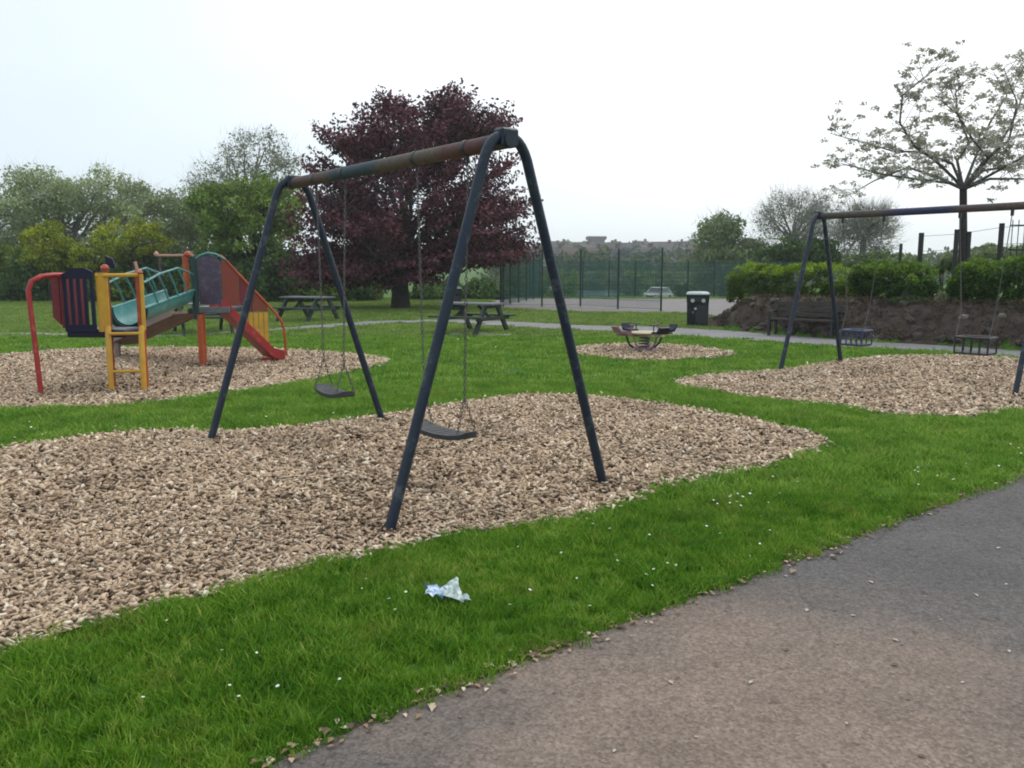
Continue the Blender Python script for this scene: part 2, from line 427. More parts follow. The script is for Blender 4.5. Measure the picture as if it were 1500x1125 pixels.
def m_asphalt(name, c1, c2, c3, brown=True):
    """c1 grey, c2 sandy silt washed over it, c3 dark aggregate specks"""
    m = bpy.data.materials.new(name); m.use_nodes = True
    n = m.node_tree.nodes; l = m.node_tree.links; b = n['Principled BSDF']
    g = n.new('ShaderNodeNewGeometry')
    def noise(s, d=4, r=.6):
        x = n.new('ShaderNodeTexNoise'); x.inputs['Scale'].default_value = s; x.inputs['Detail'].default_value = d; x.inputs['Roughness'].default_value = r
        l.new(g.outputs['Position'], x.inputs['Vector']); return x.outputs['Fac']
    def ramp(x, a, c, lo, hi):
        r = n.new('ShaderNodeValToRGB'); r.color_ramp.elements[0].position = a; r.color_ramp.elements[0].color = (*lo, 1)
        r.color_ramp.elements[1].position = c; r.color_ramp.elements[1].color = (*hi, 1); l.new(x, r.inputs[0]); return r.outputs[0]
    def mixc(f, x, y, mode='MIX'):
        k = n.new('ShaderNodeMix'); k.data_type = 'RGBA'; k.blend_type = mode
        if isinstance(f, float): k.inputs[0].default_value = f
        else: l.new(f, k.inputs[0])
        for i, v in ((6, x), (7, y)):
            if isinstance(v, tuple): k.inputs[i].default_value = (*v, 1)
            else: l.new(v, k.inputs[i])
        return k.outputs[2]
    base = ramp(noise(1.3, 5), .3, .7, tuple(x * .85 for x in c1), tuple(x * 1.15 for x in c1))
    if brown:
        # silt lies in a shallow hollow round (0.75, 3.0)
        s = n.new('ShaderNodeVectorMath'); s.operation = 'DISTANCE'; s.inputs[1].default_value = (0.85, 2.75, 0)
        mpn = n.new('ShaderNodeVectorMath'); mpn.operation = 'MULTIPLY'; mpn.inputs[1].default_value = (.9, 1, 1)
        l.new(g.outputs['Position'], mpn.inputs[0]); l.new(mpn.outputs[0], s.inputs[0])
        ad = n.new('ShaderNodeMath'); ad.operation = 'MULTIPLY_ADD'; ad.inputs[1].default_value = 1.5; l.new(noise(1.7, 5), ad.inputs[0]); l.new(s.outputs['Value'], ad.inputs[2])
        mr = n.new('ShaderNodeMapRange'); mr.inputs[1].default_value = 1.15; mr.inputs[2].default_value = 2.45; mr.inputs[3].default_value = 1.0; mr.inputs[4].default_value = 0.0
        mr.interpolation_type = 'SMOOTHSTEP'
        l.new(ad.outputs[0], mr.inputs[0])
        base = mixc(mr.outputs[0], base, ramp(noise(3, 6), .3, .7, tuple(x * .82 for x in c2), tuple(x * 1.1 for x in c2)))
    f = n.new('ShaderNodeTexVoronoi'); f.inputs['Scale'].default_value = 95; l.new(g.outputs['Position'], f.inputs['Vector'])
    k = ramp(f.outputs['Color'], .0, 1.0, (.5, .5, .5), (1.5, 1.48, 1.45))
    base = mixc(.75, base, k, 'MULTIPLY')
    vc = n.new('ShaderNodeTexVoronoi'); vc.feature = 'DISTANCE_TO_EDGE'; vc.inputs['Scale'].default_value = .55; vc.inputs['Randomness'].default_value = 1
    dv_ = n.new('ShaderNodeTexNoise'); dv_.inputs['Scale'].default_value = 5; dv_.inputs['Detail'].default_value = 5; l.new(g.outputs['Position'], dv_.inputs['Vector'])
    dm = n.new('ShaderNodeVectorMath'); dm.operation = 'MULTIPLY_ADD'; dm.inputs[1].default_value = (.16, .16, .16); l.new(dv_.outputs['Color'], dm.inputs[0]); l.new(g.outputs['Position'], dm.inputs[2]); l.new(dm.outputs[0], vc.inputs['Vector'])
    crk = ramp(vc.outputs['Distance'], .0012, .0045, (.62, .60, .58), (1, 1, 1)); base = mixc(.55, base, crk, 'MULTIPLY')
    v2 = n.new('ShaderNodeTexVoronoi'); v2.inputs['Scale'].default_value = 34; l.new(g.outputs['Position'], v2.inputs['Vector'])
    cg = ramp(v2.outputs['Color'], .90, .93, (1, 1, 1), (.62, .6, .6)); base = mixc(1.0, base, cg, 'MULTIPLY')
    cg2 = ramp(noise(6, 8, .75), .60, .72, (1, 1, 1), (.72, .70, .70)); base = mixc(.8, base, cg2, 'MULTIPLY')
    k2 = ramp(noise(45, 3), .35, .65, (.78, .78, .78), (1.2, 1.2, 1.2))
    base = mixc(.8, base, k2, 'MULTIPLY')
    l.new(base, b.inputs['Base Color'])
    b.inputs['Roughness'].default_value = .85; b.inputs['Specular IOR Level'].default_value = .3
    bp = n.new('ShaderNodeBump'); bp.inputs['Strength'].default_value = .55; bp.inputs['Distance'].default_value = .004
    l.new(f.outputs['Distance'], bp.inputs['Height']); l.new(bp.outputs[0], b.inputs['Normal'])
    return m
M['lawn'] = m_grass_ground()
M['asphalt'] = m_asphalt('tarmac', (0.102, 0.096, 0.094), (0.218, 0.170, 0.138), (0.03, 0.03, 0.03))
M['asphalt2'] = m_asphalt('pale_tarmac', (0.235, 0.23, 0.24), None, None, brown=False)
M['court'] = m_asphalt('court_tarmac', (0.22, 0.205, 0.205), None, None, brown=False)
M['earth'] = mat('bank_earth', (0.095, 0.068, 0.052), 0.95, color2=(0.022, 0.016, 0.012), vscale=4.5, bump=.8, bscale=9)
M['soil'] = mat('soil', (0.075, 0.055, 0.038), 0.95, color2=(0.035, 0.028, 0.02), vscale=9, bump=.6, bscale=60)
chip_ramp = [(0, (0.05, 0.032, 0.02)), (.15, (0.17, 0.12, 0.082)), (.40, (0.46, 0.335, 0.225)), (.80, (0.62, 0.475, 0.335)), (1.0, (0.80, 0.70, 0.55))]
M['chip'] = mat('bark_chip', None, .85, attr='rnd', ramp=chip_ramp, var=.14, vscale=1.1, spec=.2)
M['chip_bed'] = mat('bark_chip_bed', None, .95, ramp=[(.3, (0.11, 0.075, 0.05)), (.5, (0.27, 0.195, 0.14)), (.7, (0.42, 0.33, 0.25))], vscale=38, bump=.8, bscale=30)

# ------------------------------------------------------------------ terrain sheets
def grid_sheet(name, xs, ys, m, zfun):
    X, Y = np.meshgrid(xs, ys)
    V = np.stack([X.ravel(), Y.ravel(), zfun(X, Y).ravel()], 1)
    nx, ny = len(xs), len(ys)
    i, j = np.meshgrid(np.arange(nx - 1), np.arange(ny - 1)); a = (j * nx + i).ravel()
    F = np.stack([a, a + 1, a + nx + 1, a + nx], 1)
    return fast(name, V, F, m, smooth=True)
xs = np.unique(np.concatenate([np.linspace(-600, -60, 16), np.linspace(-60, -14, 14), np.linspace(-14, 30, 120), np.linspace(30, 60, 12), np.linspace(60, 600, 24)]))
ys = np.unique(np.concatenate([np.linspace(-60, 0, 8), np.linspace(0, 14, 15), np.linspace(14, 46, 110), np.linspace(46, 110, 30), np.linspace(110, 460, 40), np.linspace(460, 760, 8)]))
g = grid_sheet('ground', xs, ys, M['lawn'], height); g['kind'] = 'structure'

def flat_poly(name, poly, z, m, parent=None):
    mb = MB(); mb.v = [(x, y, z) for x, y in poly]; mb.f = [tuple(range(len(poly)))]
    me = bpy.data.meshes.new(name); me.from_pydata(mb.v, [], mb.f)
    import bmesh
    bm = bmesh.new(); bm.from_mesh(me); bmesh.ops.triangulate(bm, faces=bm.faces)
    bmesh.ops.recalc_face_normals(bm, faces=bm.faces)
    if bm.faces and sum(f.normal.z for f in bm.faces) < 0:
        bmesh.ops.reverse_faces(bm, faces=bm.faces)
    bm.to_mesh(me); bm.free(); me.materials.append(m)
    return link(bpy.data.objects.new(name, me), parent)
o = flat_poly('soil_edge', jitter_poly([(x - .045 if i < 13 else x, y + .05 if i < 13 else y) for i, (x, y) in enumerate(near_path)], .02), 0.004, M['soil']); o['kind'] = 'structure'
o = flat_poly('tarmac_path', jitter_poly(near_path, .010, .07), 0.010, M['asphalt']); o['kind'] = 'structure'
o = flat_poly('park_path', far_path, 0.008, M['asphalt2']); o['kind'] = 'structure'
o = flat_poly('court', court, 0.006, M['court']); o['kind'] = 'structure'
for p in pits:
    o = flat_poly('bark_pit', jitter_poly(p, .02), 0.005, M['chip_bed']); o['kind'] = 'structure'

# earth bank under the hedges: soil skin laid over the raised ground
bx = np.arange(4.9, 24, .16); by = np.arange(10, 32, .16)
X, Y = np.meshgrid(bx, by)
dd = Y - np.interp(X, fx, fy)
lf = X - (5.35 + (Y - 22.2) * 0.40)
ok = (dd > -0.22) & (dd < 4.6) & (lf > -0.35)
Z = height(X, Y) + .05 + .06 * ss(.15, .6, dd) + np.random.default_rng(3).normal(0, .032, X.shape)
Z = np.where(dd < .12, height(X, Y) + .014, Z)
nx = len(bx); i, j = np.meshgrid(np.arange(nx - 1), np.arange(len(by) - 1)); a = j * nx + i
okf = (ok[:-1, :-1] & ok[1:, :-1] & ok[:-1, 1:] & ok[1:, 1:]).ravel(); a = a.ravel()[okf]
bank = fast('earth_bank', np.stack([X.ravel(), Y.ravel(), Z.ravel()], 1), np.stack([a, a + 1, a + nx + 1, a + nx], 1), M['earth'], smooth=True)
bank['kind'] = 'structure'

SHADE_AND_SCUFFS = [(-.55, 6.1, .42, .20), (-1.62, 7.45, .42, .20), (-.95, 5.05, .28, .34), (-3.0, 5.9, .30, .28), (.75, 5.75, .30, .22), (-.75, 4.8, .16, .25), (.68, 5.95, .15, .25), (-2.8, 7.6, .15, .2), (-1.34, 8.4, .15, .2),
           (-5.3, 10.9, .7, .30), (-4.9, 13.5, .6, .22), (-4.0, 14.0, .4, .25), (5.4, 12.4, .4, .22), (6.3, 11.4, .4, .22), (2.4, 15.6, .6, .2)]  # contact shade painted into the chip colour, along with scuffed hollows
# ------------------------------------------------------------------ bark chips (nobody could count them)
def chips(name, poly, dens, size, edge_noise=.05, zmax=.03):
    P = np.array(poly); x0, y0 = P.min(0); x1, y1 = P.max(0)
    N = int((x1 - x0) * (y1 - y0) * dens)
    X = rng.uniform(x0, x1, N); Y = rng.uniform(y0, y1, N)
    k = inside(poly, X + rng.normal(0, edge_noise, N), Y + rng.normal(0, edge_noise, N))
    # only where the photograph could look (a generous wedge)
    k &= (Y > 1.7) & (np.abs(X) < Y * .78 + 1.5)
    X, Y = X[k], Y[k]; n = len(X)
    L = size * rng.uniform(.3, 1.0, n) ** 1.0 * rng.choice([1.0, 1.35, 2.0], n, p=[.55, .35, .10]); W = size * rng.uniform(.22, .66, n); T = size * rng.uniform(.10, .26, n)
    yaw = rng.uniform(0, 2 * np.pi, n); pit = rng.normal(0, .33, n); rol = rng.normal(0, .45, n)
    Zc = .006 + T + np.abs(pit) * L * .3 + rng.uniform(0, zmax, n)
    base = np.array([[x, y, z] for z in (-.5, .5) for y in (-.5, .5) for x in (-.5, .5)])
    V = base[None] * np.stack([L, W, T], 1)[:, None]
    tp = rng.uniform(.25, 1, (n, 1)); V[:, :, 1] = np.where(base[None, :, 0] > 0, V[:, :, 1] * tp, V[:, :, 1])
    V[:, :, 2] += (base[None, :, 0] ** 2) * (rng.normal(0, .12, n) * L)[:, None]
    V[:, :, 0] += (base[None, :, 1]) * (rng.normal(0, .35, n) * W)[:, None]
    cy, sy, cp, sp, cr_, sr = np.cos(yaw), np.sin(yaw), np.cos(pit), np.sin(pit), np.cos(rol), np.sin(rol)
    Rm = np.zeros((n, 3, 3))
    Rm[:, 0, 0] = cy * cp; Rm[:, 0, 1] = cy * sp * sr - sy * cr_; Rm[:, 0, 2] = cy * sp * cr_ + sy * sr
    Rm[:, 1, 0] = sy * cp; Rm[:, 1, 1] = sy * sp * sr + cy * cr_; Rm[:, 1, 2] = sy * sp * cr_ - cy * sr
    Rm[:, 2, 0] = -sp; Rm[:, 2, 1] = cp * sr; Rm[:, 2, 2] = cp * cr_
    V = np.einsum('nij,nkj->nki', Rm, V) + np.stack([X, Y, Zc], 1)[:, None]
    F = np.array([(0, 2, 3, 1), (4, 5, 7, 6), (0, 1, 5, 4), (2, 6, 7, 3), (0, 4, 6, 2), (1, 3, 7, 5)])
    F = (F[None] + (np.arange(n) * 8)[:, None, None]).reshape(-1, 4)
    c = rng.normal(.54, .27, n)
    for hx, hy, hr, hd in SHADE_AND_SCUFFS:
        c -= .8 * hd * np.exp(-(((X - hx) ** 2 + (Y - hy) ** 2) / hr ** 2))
    PP = np.array(poly); PQ = np.roll(PP, -1, 0); dmin = np.full(n, 9.0)
    for a_, b_q in zip(PP, PQ):
        ab = b_q - a_; tt = np.clip(((X - a_[0]) * ab[0] + (Y - a_[1]) * ab[1]) / (ab @ ab + 1e-9), 0, 1)
        dmin = np.minimum(dmin, np.hypot(X - a_[0] - tt * ab[0], Y - a_[1] - tt * ab[1]))
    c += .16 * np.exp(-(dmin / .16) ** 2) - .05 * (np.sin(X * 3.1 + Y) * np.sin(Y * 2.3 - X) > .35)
    c = np.clip(c, 0, 1)
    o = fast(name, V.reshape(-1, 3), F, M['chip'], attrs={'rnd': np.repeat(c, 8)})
    return o
split_y = 6.4
p1 = pits[0]
def clip_poly(poly, f):
    return f
def chips_band(poly, ya, yb, dens, size, zmax):
    P = np.array(poly)
    q = [(P[:, 0].min() - 1, ya), (P[:, 0].max() + 1, ya), (P[:, 0].max() + 1, yb), (P[:, 0].min() - 1, yb)]
    return q
_orig_inside = inside
def chips_cut(name, poly, ya, yb, dens, size, zmax, en):
    global inside
    def ins(pl, X, Y): return _orig_inside(pl, X, Y) & (Y >= ya) & (Y < yb)
    inside = ins
    o = chips(name, poly, dens, size, en, zmax)
    inside = _orig_inside
    return o
CHIPS = [
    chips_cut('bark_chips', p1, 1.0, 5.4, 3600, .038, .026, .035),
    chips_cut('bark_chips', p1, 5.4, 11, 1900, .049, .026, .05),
    chips_cut('bark_chips', pits[1], 0, 30, 1000, .056, .02, .07),
    chips_cut('bark_chips', pits[2], 0, 30, 1000, .058, .02, .07),
    chips_cut('bark_chips', pits[3], 0, 30, 650, .065, .02, .09),
]
for o, lb in zip(CHIPS, ['pale brown bark chips filling the near swing pit', 'bark chips at the back of the near swing pit',
                         'bark chips under the coloured climbing frame', 'bark chips under the right hand swings', 'small patch of bark chips round the rocker']):
    tag(o, lb, 'bark chips', kind='stuff')

# ------------------------------------------------------------------ grass: tufts scattered over the lawn
gm = bpy.data.materials.new('grass_blade'); gm.use_nodes = True
n_ = gm.node_tree.nodes; l_ = gm.node_tree.links; b_ = n_['Principled BSDF']
oi = n_.new('ShaderNodeObjectInfo'); ge = n_.new('ShaderNodeNewGeometry'); at_ = n_.new('ShaderNodeAttribute'); at_.attribute_name = 'rnd'
na = n_.new('ShaderNodeTexNoise'); na.inputs['Scale'].default_value = 1.6; na.inputs['Detail'].default_value = 7; na.inputs['Roughness'].default_value = .65; l_.new(ge.outputs['Position'], na.inputs['Vector'])
s1 = n_.new('ShaderNodeMath'); s1.operation = 'MULTIPLY_ADD'; s1.inputs[1].default_value = .5; l_.new(oi.outputs['Random'], s1.inputs[0]); l_.new(na.outputs['Fac'], s1.inputs[2])
s2 = n_.new('ShaderNodeMath'); s2.operation = 'MULTIPLY_ADD'; s2.inputs[1].default_value = .45; l_.new(at_.outputs['Fac'], s2.inputs[0]); l_.new(s1.outputs[0], s2.inputs[2])
s3 = n_.new('ShaderNodeMapRange'); s3.inputs[1].default_value = .5; s3.inputs[2].default_value = 1.42; l_.new(s2.outputs[0], s3.inputs[0])
rp = n_.new('ShaderNodeValToRGB'); rp.color_ramp.elements[0].color = (0.030, 0.115, 0.007, 1); rp.color_ramp.elements[1].color = (0.42, 0.50, 0.10, 1)
q = rp.color_ramp.elements.new(.35); q.color = (0.095, 0.25, 0.013, 1)
q = rp.color_ramp.elements.new(.7); q.color = (0.19, 0.36, 0.024, 1)
l_.new(s3.outputs[0], rp.inputs[0])
nb_ = n_.new('ShaderNodeTexNoise'); nb_.inputs['Scale'].default_value = 2.4; nb_.inputs['Detail'].default_value = 5; l_.new(ge.outputs['Position'], nb_.inputs['Vector'])
nr_ = n_.new('ShaderNodeMapRange'); nr_.inputs[1].default_value = .55; nr_.inputs[2].default_value = .72; nr_.inputs[4].default_value = .55; l_.new(nb_.outputs['Fac'], nr_.inputs[0])
nx_ = n_.new('ShaderNodeMix'); nx_.data_type = 'RGBA'; nx_.inputs[7].default_value = (0.26, 0.27, 0.055, 1); l_.new(nr_.outputs[0], nx_.inputs[0]); l_.new(rp.outputs[0], nx_.inputs[6])
l_.new(nx_.outputs[2], b_.inputs['Base Color'])
b_.inputs['Roughness'].default_value = .5; b_.inputs['Specular IOR Level'].default_value = .25
tr = n_.new('ShaderNodeBsdfTranslucent'); l_.new(rp.outputs[0], tr.inputs['Color'])
ms = n_.new('ShaderNodeMixShader'); ms.inputs[0].default_value = .3
l_.new(b_.outputs[0], ms.inputs[1]); l_.new(tr.outputs[0], ms.inputs[2]); l_.new(ms.outputs[0], n_['Material Output'].inputs['Surface'])

gm2 = gm.copy(); gm2.name = 'pale_far_grass_blade'  # far lawn's lighter look at a low view angle, put into the colour
for nd in gm2.node_tree.nodes:
    if nd.type == 'VALTORGB':
        for e_, c_ in zip(nd.color_ramp.elements, ((.09, .17, .03), (.19, .30, .055), (.27, .38, .08), (.40, .47, .15))): e_.color = (*c_, 1)
def tuft(k, nb, rad, h, wd, gm=gm):
    r = np.random.default_rng(100 + k)
    V = []; F = []; A = []
    for i in range(nb):
        a = r.uniform(0, 2 * np.pi); d = rad * math.sqrt(r.uniform(0, 1)); x, y = d * math.cos(a), d * math.sin(a)
        hh = h * r.uniform(.5, 1.25); ww = wd * r.uniform(.7, 1.3); ln = r.uniform(.15, 1.0) * hh; la = r.uniform(0, 2 * np.pi); fa = r.uniform(0, np.pi)
        dx, dy = math.cos(la) * ln, math.sin(la) * ln; wx, wy = math.cos(fa) * ww / 2, math.sin(fa) * ww / 2
        b = len(V)
        V += [(x - wx, y - wy, -.004), (x + wx, y + wy, -.004), (x + dx * .3 + wx * .9, y + dy * .3 + wy * .9, hh * .55), (x + dx * .3 - wx * .9, y + dy * .3 - wy * .9, hh * .55),
              (x + dx + wx * .15, y + dy + wy * .15, hh * .95), (x + dx - wx * .15, y + dy - wy * .15, hh * .95)]
        F += [(b, b + 1, b + 2, b + 3), (b + 3, b + 2, b + 4, b + 5)]
        A += [r.uniform(0, 1)] * 6
    me_o = fast('grass_tuft', np.array(V), np.array(F), gm, attrs={'rnd': A})
    col.objects.unlink(me_o)
    return me_o
def scatter(name, tufts, pts, scl, label):
    c = bpy.data.collections.new(name + '_kinds')
    for t in tufts: c.objects.link(t)
    me = bpy.data.meshes.new(name); me.vertices.add(len(pts)); me.vertices.foreach_set('co', np.ascontiguousarray(pts, np.float32).ravel())
    a = me.attributes.new('scl', 'FLOAT', 'POINT'); a.data.foreach_set('value', np.ascontiguousarray(scl, np.float32))
    a = me.attributes.new('rot', 'FLOAT_VECTOR', 'POINT')
    rv = np.zeros((len(pts), 3), np.float32); rv[:, 2] = rng.uniform(0, 6.28, len(pts)); rv[:, 0] = rng.normal(0, .08, len(pts)); a.data.foreach_set('vector', rv.ravel())
    o = bpy.data.objects.new(name, me); col.objects.link(o)
    ng = bpy.data.node_groups.new(name, 'GeometryNodeTree')
    ng.interface.new_socket('Geometry', in_out='INPUT', socket_type='NodeSocketGeometry')
    ng.interface.new_socket('Geometry', in_out='OUTPUT', socket_type='NodeSocketGeometry')
    N = ng.nodes; gi = N.new('NodeGroupInput'); go = N.new('NodeGroupOutput')
    ci = N.new('GeometryNodeCollectionInfo'); ci.inputs['Collection'].default_value = c; ci.inputs['Separate Children'].default_value = True; ci.inputs['Reset Children'].default_value = True
    ip = N.new('GeometryNodeInstanceOnPoints'); ip.inputs['Pick Instance'].default_value = True
    a1 = N.new('GeometryNodeInputNamedAttribute'); a1.data_type = 'FLOAT'; a1.inputs['Name'].default_value = 'scl'
    a2 = N.new('GeometryNodeInputNamedAttribute'); a2.data_type = 'FLOAT_VECTOR'; a2.inputs['Name'].default_value = 'rot'
    L = ng.links
    L.new(gi.outputs[0], ip.inputs['Points']); L.new(ci.outputs[0], ip.inputs['Instance'])
    L.new(a1.outputs['Attribute'], ip.inputs['Scale']); L.new(a2.outputs['Attribute'], ip.inputs['Rotation'])
    L.new(ip.outputs[0], go.inputs[0])
    md = o.modifiers.new('scatter', 'NODES'); md.node_group = ng
    return tag(o, label, 'grass', kind='stuff')
tA = [tuft(k, 46, .055, .046, .0042) for k in range(5)]
gm3 = gm.copy(); gm3.name = 'fresh_grass_blade'
for nd in gm3.node_tree.nodes:
    if nd.type == 'VALTORGB':
        for e_, c_ in zip(nd.color_ramp.elements, ((.055, .16, .014), (.14, .30, .026), (.23, .40, .04), (.42, .52, .12))): e_.color = (*c_, 1)
tB = [tuft(10 + k, 46, .10, .052, .0075, gm3) for k in range(4)]
tC = [tuft(20 + k, 44, .22, .058, .016, gm3) for k in range(4)]
tD = [tuft(30 + k, 44, .26, .058, .020, gm2) for k in range(4)]
tE = [tuft(40 + k, 40, .045, .085, .006) for k in range(3)]
def lawn_pts(ya, yb, dens, en):
    xw = yb * .70 + 1.2
    N = int((2 * xw) * (yb - ya) * dens)
    X = rng.uniform(-xw, xw, N); Y = rng.uniform(ya, yb, N)
    k = np.abs(X) < Y * .70 + .9
    jx, jy = rng.normal(0, en, N), rng.normal(0, en, N)
    for p in pits + [near_path, far_path, court]:
        e_ = .35 if p is near_path else 1.0
        k &= ~inside(p, X + jx * e_, Y + jy * e_)
    dd = Y - np.interp(X, fx, fy)
    k &= ~((dd > -.1) & (X > 5.2) & (X - (5.35 + (Y - 22.2) * 0.40) > -.4))
    X, Y = X[k], Y[k]
    return np.stack([X, Y, height(X, Y)], 1)
# patchy vigour of the sward: taller and shorter patches
def vigour(P):
    v = np.sin(P[:, 0] * 2.3 + 1) * np.sin(P[:, 1] * 2.9 + .5) + .6 * np.sin(P[:, 0] * 5.7 - P[:, 1] * 4.1) + .4 * np.sin(P[:, 0] * 11 + P[:, 1] * 9)
    return np.clip(1 + .2 * v, .84, 1.4)
P = lawn_pts(1.9, 5.6, 520, .028); scatter('lawn_grass', tA, P, vigour(P) * rng.uniform(.75, 1.25, len(P)), 'lush short green grass beside the tarmac path')
P = lawn_pts(1.9, 8.5, 4.2, .02); scatter('grass_tufts', tE, P, rng.uniform(.7, 1.1, len(P)), 'longer darker tufts standing out of the near grass')
P = lawn_pts(5.6, 11.5, 170, .04); scatter('lawn_grass', tB, P, vigour(P) * rng.uniform(.75, 1.25, len(P)), 'short green grass between the bark pits')
P = lawn_pts(11.5, 19.5, 24, .10); scatter('lawn_grass', tC, P, rng.uniform(.7, 1.15, len(P)), 'short green grass of the middle lawn')
P = lawn_pts(19.5, 46, 20, .10); scatter('lawn_grass', tD, P, rng.uniform(.7, 1.15, len(P)), 'paler grass of the far lawn beyond the thin path')

# ------------------------------------------------------------------ daisies and pale specks in the grass
def daisies():
    V = []; F = []; A = []
    def one(x, y, z, r, c, el=1.0):
        b = len(V); ax, ay = random.uniform(-.35, .35), random.uniform(-.35, .35)
        pts = 6
        for i in range(pts):
            t = 2 * math.pi * i / pts; V.append((x + r * math.cos(t) * el, y + r * math.sin(t), z + r * (math.cos(t) * ax + math.sin(t) * ay))); A.append(c)
        F.append((b, b + 1, b + 2, b + 3)); F.append((b, b + 3, b + 4, b + 5))
    zones = [([(270, 620), (560, 600), (560, 630), (250, 650)], 30), ([(20, 625), (250, 625), (250, 640), (20, 650)], 45), ([(960, 720), (1160, 700), (1200, 760), (1000, 780)], 50),
             ([(860, 780), (1150, 760), (1100, 860), (900, 900)], 32), ([(1300, 700), (1500, 640), (1500, 690), (1340, 740)], 36), ([(150, 900), (600, 830), (640, 1000), (150, 1100)], 26),
             ([(600, 480), (880, 480), (850, 560), (600, 560)], 40), ([(700, 800), (900, 760), (900, 900), (700, 950)], 18)]
    for q, n in zones:
        w4 = [gp(*p) for p in q]
        for _ in range(int(n * .5)):
            a, b = random.random(), random.random()
            x = (w4[0][0] * (1 - a) + w4[1][0] * a) * (1 - b) + (w4[3][0] * (1 - a) + w4[2][0] * a) * b
            y = (w4[0][1] * (1 - a) + w4[1][1] * a) * (1 - b) + (w4[3][1] * (1 - a) + w4[2][1] * a) * b
            one(x, y, random.uniform(.045, .058), random.uniform(.004, .0075) * (1 + y / 12), random.random())
    return fast('daisies', np.array(V), np.array(F), mat('daisy_petal', None, .6, attr='rnd', ramp=[(0, (.55, .60, .42)), (.5, (.72, .75, .66)), (.93, (.8, .8, .75)), (1, (.7, .6, .05))]), attrs={'rnd': A})
tag(daisies(), 'tiny white daisies dotted through the lawn', 'daisies', kind='stuff')

# loose dead leaves, bark scraps and grit along the edge of the tarmac
def litter_edge():
    V = []; F = []; A = []
    for i in range(12):
        a, b = np.array(near_path[i]), np.array(near_path[i + 1]); L = np.linalg.norm(b - a)
        for _ in range(int(L * 140)):
            t = random.random(); off = random.gauss(0.0, .045); nrm = np.array([-(b - a)[1], (b - a)[0]]) / L
            p = a + (b - a) * t + nrm * (off + .012); s = random.uniform(.005, .019) * (1 if random.random() < .9 else 1.7)
            th = random.uniform(0, 6.28); k = len(V); z = .013 + random.uniform(0, .010)
            for dx, dy, dz in ((-1, -.45, 0), (0, -.6, .35), (1, 0, .1), (0, .6, .4), (-.8, .4, 0)):
                V.append((p[0] + s * (dx * math.cos(th) - dy * math.sin(th)), p[1] + s * (dx * math.sin(th) + dy * math.cos(th)), z + dz * s * .8)); A.append(0)
            c = random.random(); A[-5:] = [c] * 5
            F.append((k, k + 1, k + 2, k + 3)); F.append((k, k + 3, k + 4, k + 4))
    F = [f for f in F if len(set(f)) == 4] + []
    return fast('leaf_litter', np.array(V), np.array(F), mat('dead_leaf', None, .8, attr='rnd', ramp=[(0, (.05, .035, .022)), (.4, (.16, .10, .06)), (.75, (.32, .2, .12)), (1, (.62, .55, .42))]), attrs={'rnd': A})
tag(litter_edge(), 'dead leaves and bark scraps along the path edge', 'leaf litter', kind='stuff')

# single pale petals and leaves lying on the tarmac
leaf_m = mat('pale_leaf', (0.52, 0.50, 0.43), .7, var=.3, vscale=30)
leaf_b = mat('brown_leaf', (0.22, 0.15, 0.10), .8, var=.3, vscale=30)
def leaf_mesh():
    mb = MB()
    pts = [(-1, 0, 0), (-.5, -.42, .12), (.2, -.5, .2), (1, 0, .05), (.25, .48, .28), (-.5, .4, .15), (0, 0, -.02)]
    low = [(x, y, z - .06) for x, y, z in pts]
    k = 6
    mb.add([tuple(.016 * c for c in p) for p in pts + low], [(6, i, (i + 1) % 6) for i in range(6)] + [(13, (i + 1) % 6 + 7, i + 7) for i in range(6)] + [(i, i + 7, (i + 1) % 6 + 7, (i + 1) % 6) for i in range(6)])
    return mb
proto = None
for (px, py, sc, br) in [(1276, 853, 1.3, 0), (1182, 894, 1.2, 0), (1250, 902, 1.0, 0), (1430, 872, 1.1, 0), (1463, 803, 1.4, 0), (1474, 856, .9, 0), (1378, 908, .7, 0), (1312, 938, 1.2, 0), (1310, 974, 1.3, 1),
                          (1478, 954, 1.0, 0), (1152, 952, 1.2, 1), (983, 1000, 1.2, 0), (1100, 1000, 1.1, 0), (675, 1050, .9, 1), (1350, 1108, 1.1, 1), (900, 1100, .8, 0), (1020, 1080, .7, 0), (1240, 1060, .7, 0), (812, 1015, .8, 1), (1410, 1000, .8, 0)]:
    if proto is None:
        o = leaf_mesh().build('fallen_leaf', leaf_m); proto = o
        proto_b = None
    else:
        o = proto.copy(); col.objects.link(o)
    if br:
        if proto_b is None:
            proto_b = proto.data.copy(); proto_b.materials[0] = leaf_b
        o.data = proto_b
    x, y = gp(px, py, .012)
    o.location = (x, y, .014); o.rotation_euler = (0, 0, random.uniform(0, 6)); o.scale = (sc * .85,) * 3
    tag(o, 'small curled brown leaf lying on the tarmac' if br else 'tiny pale petal fallen on the tarmac', 'leaf', 'fallen leaves and petals on the tarmac')

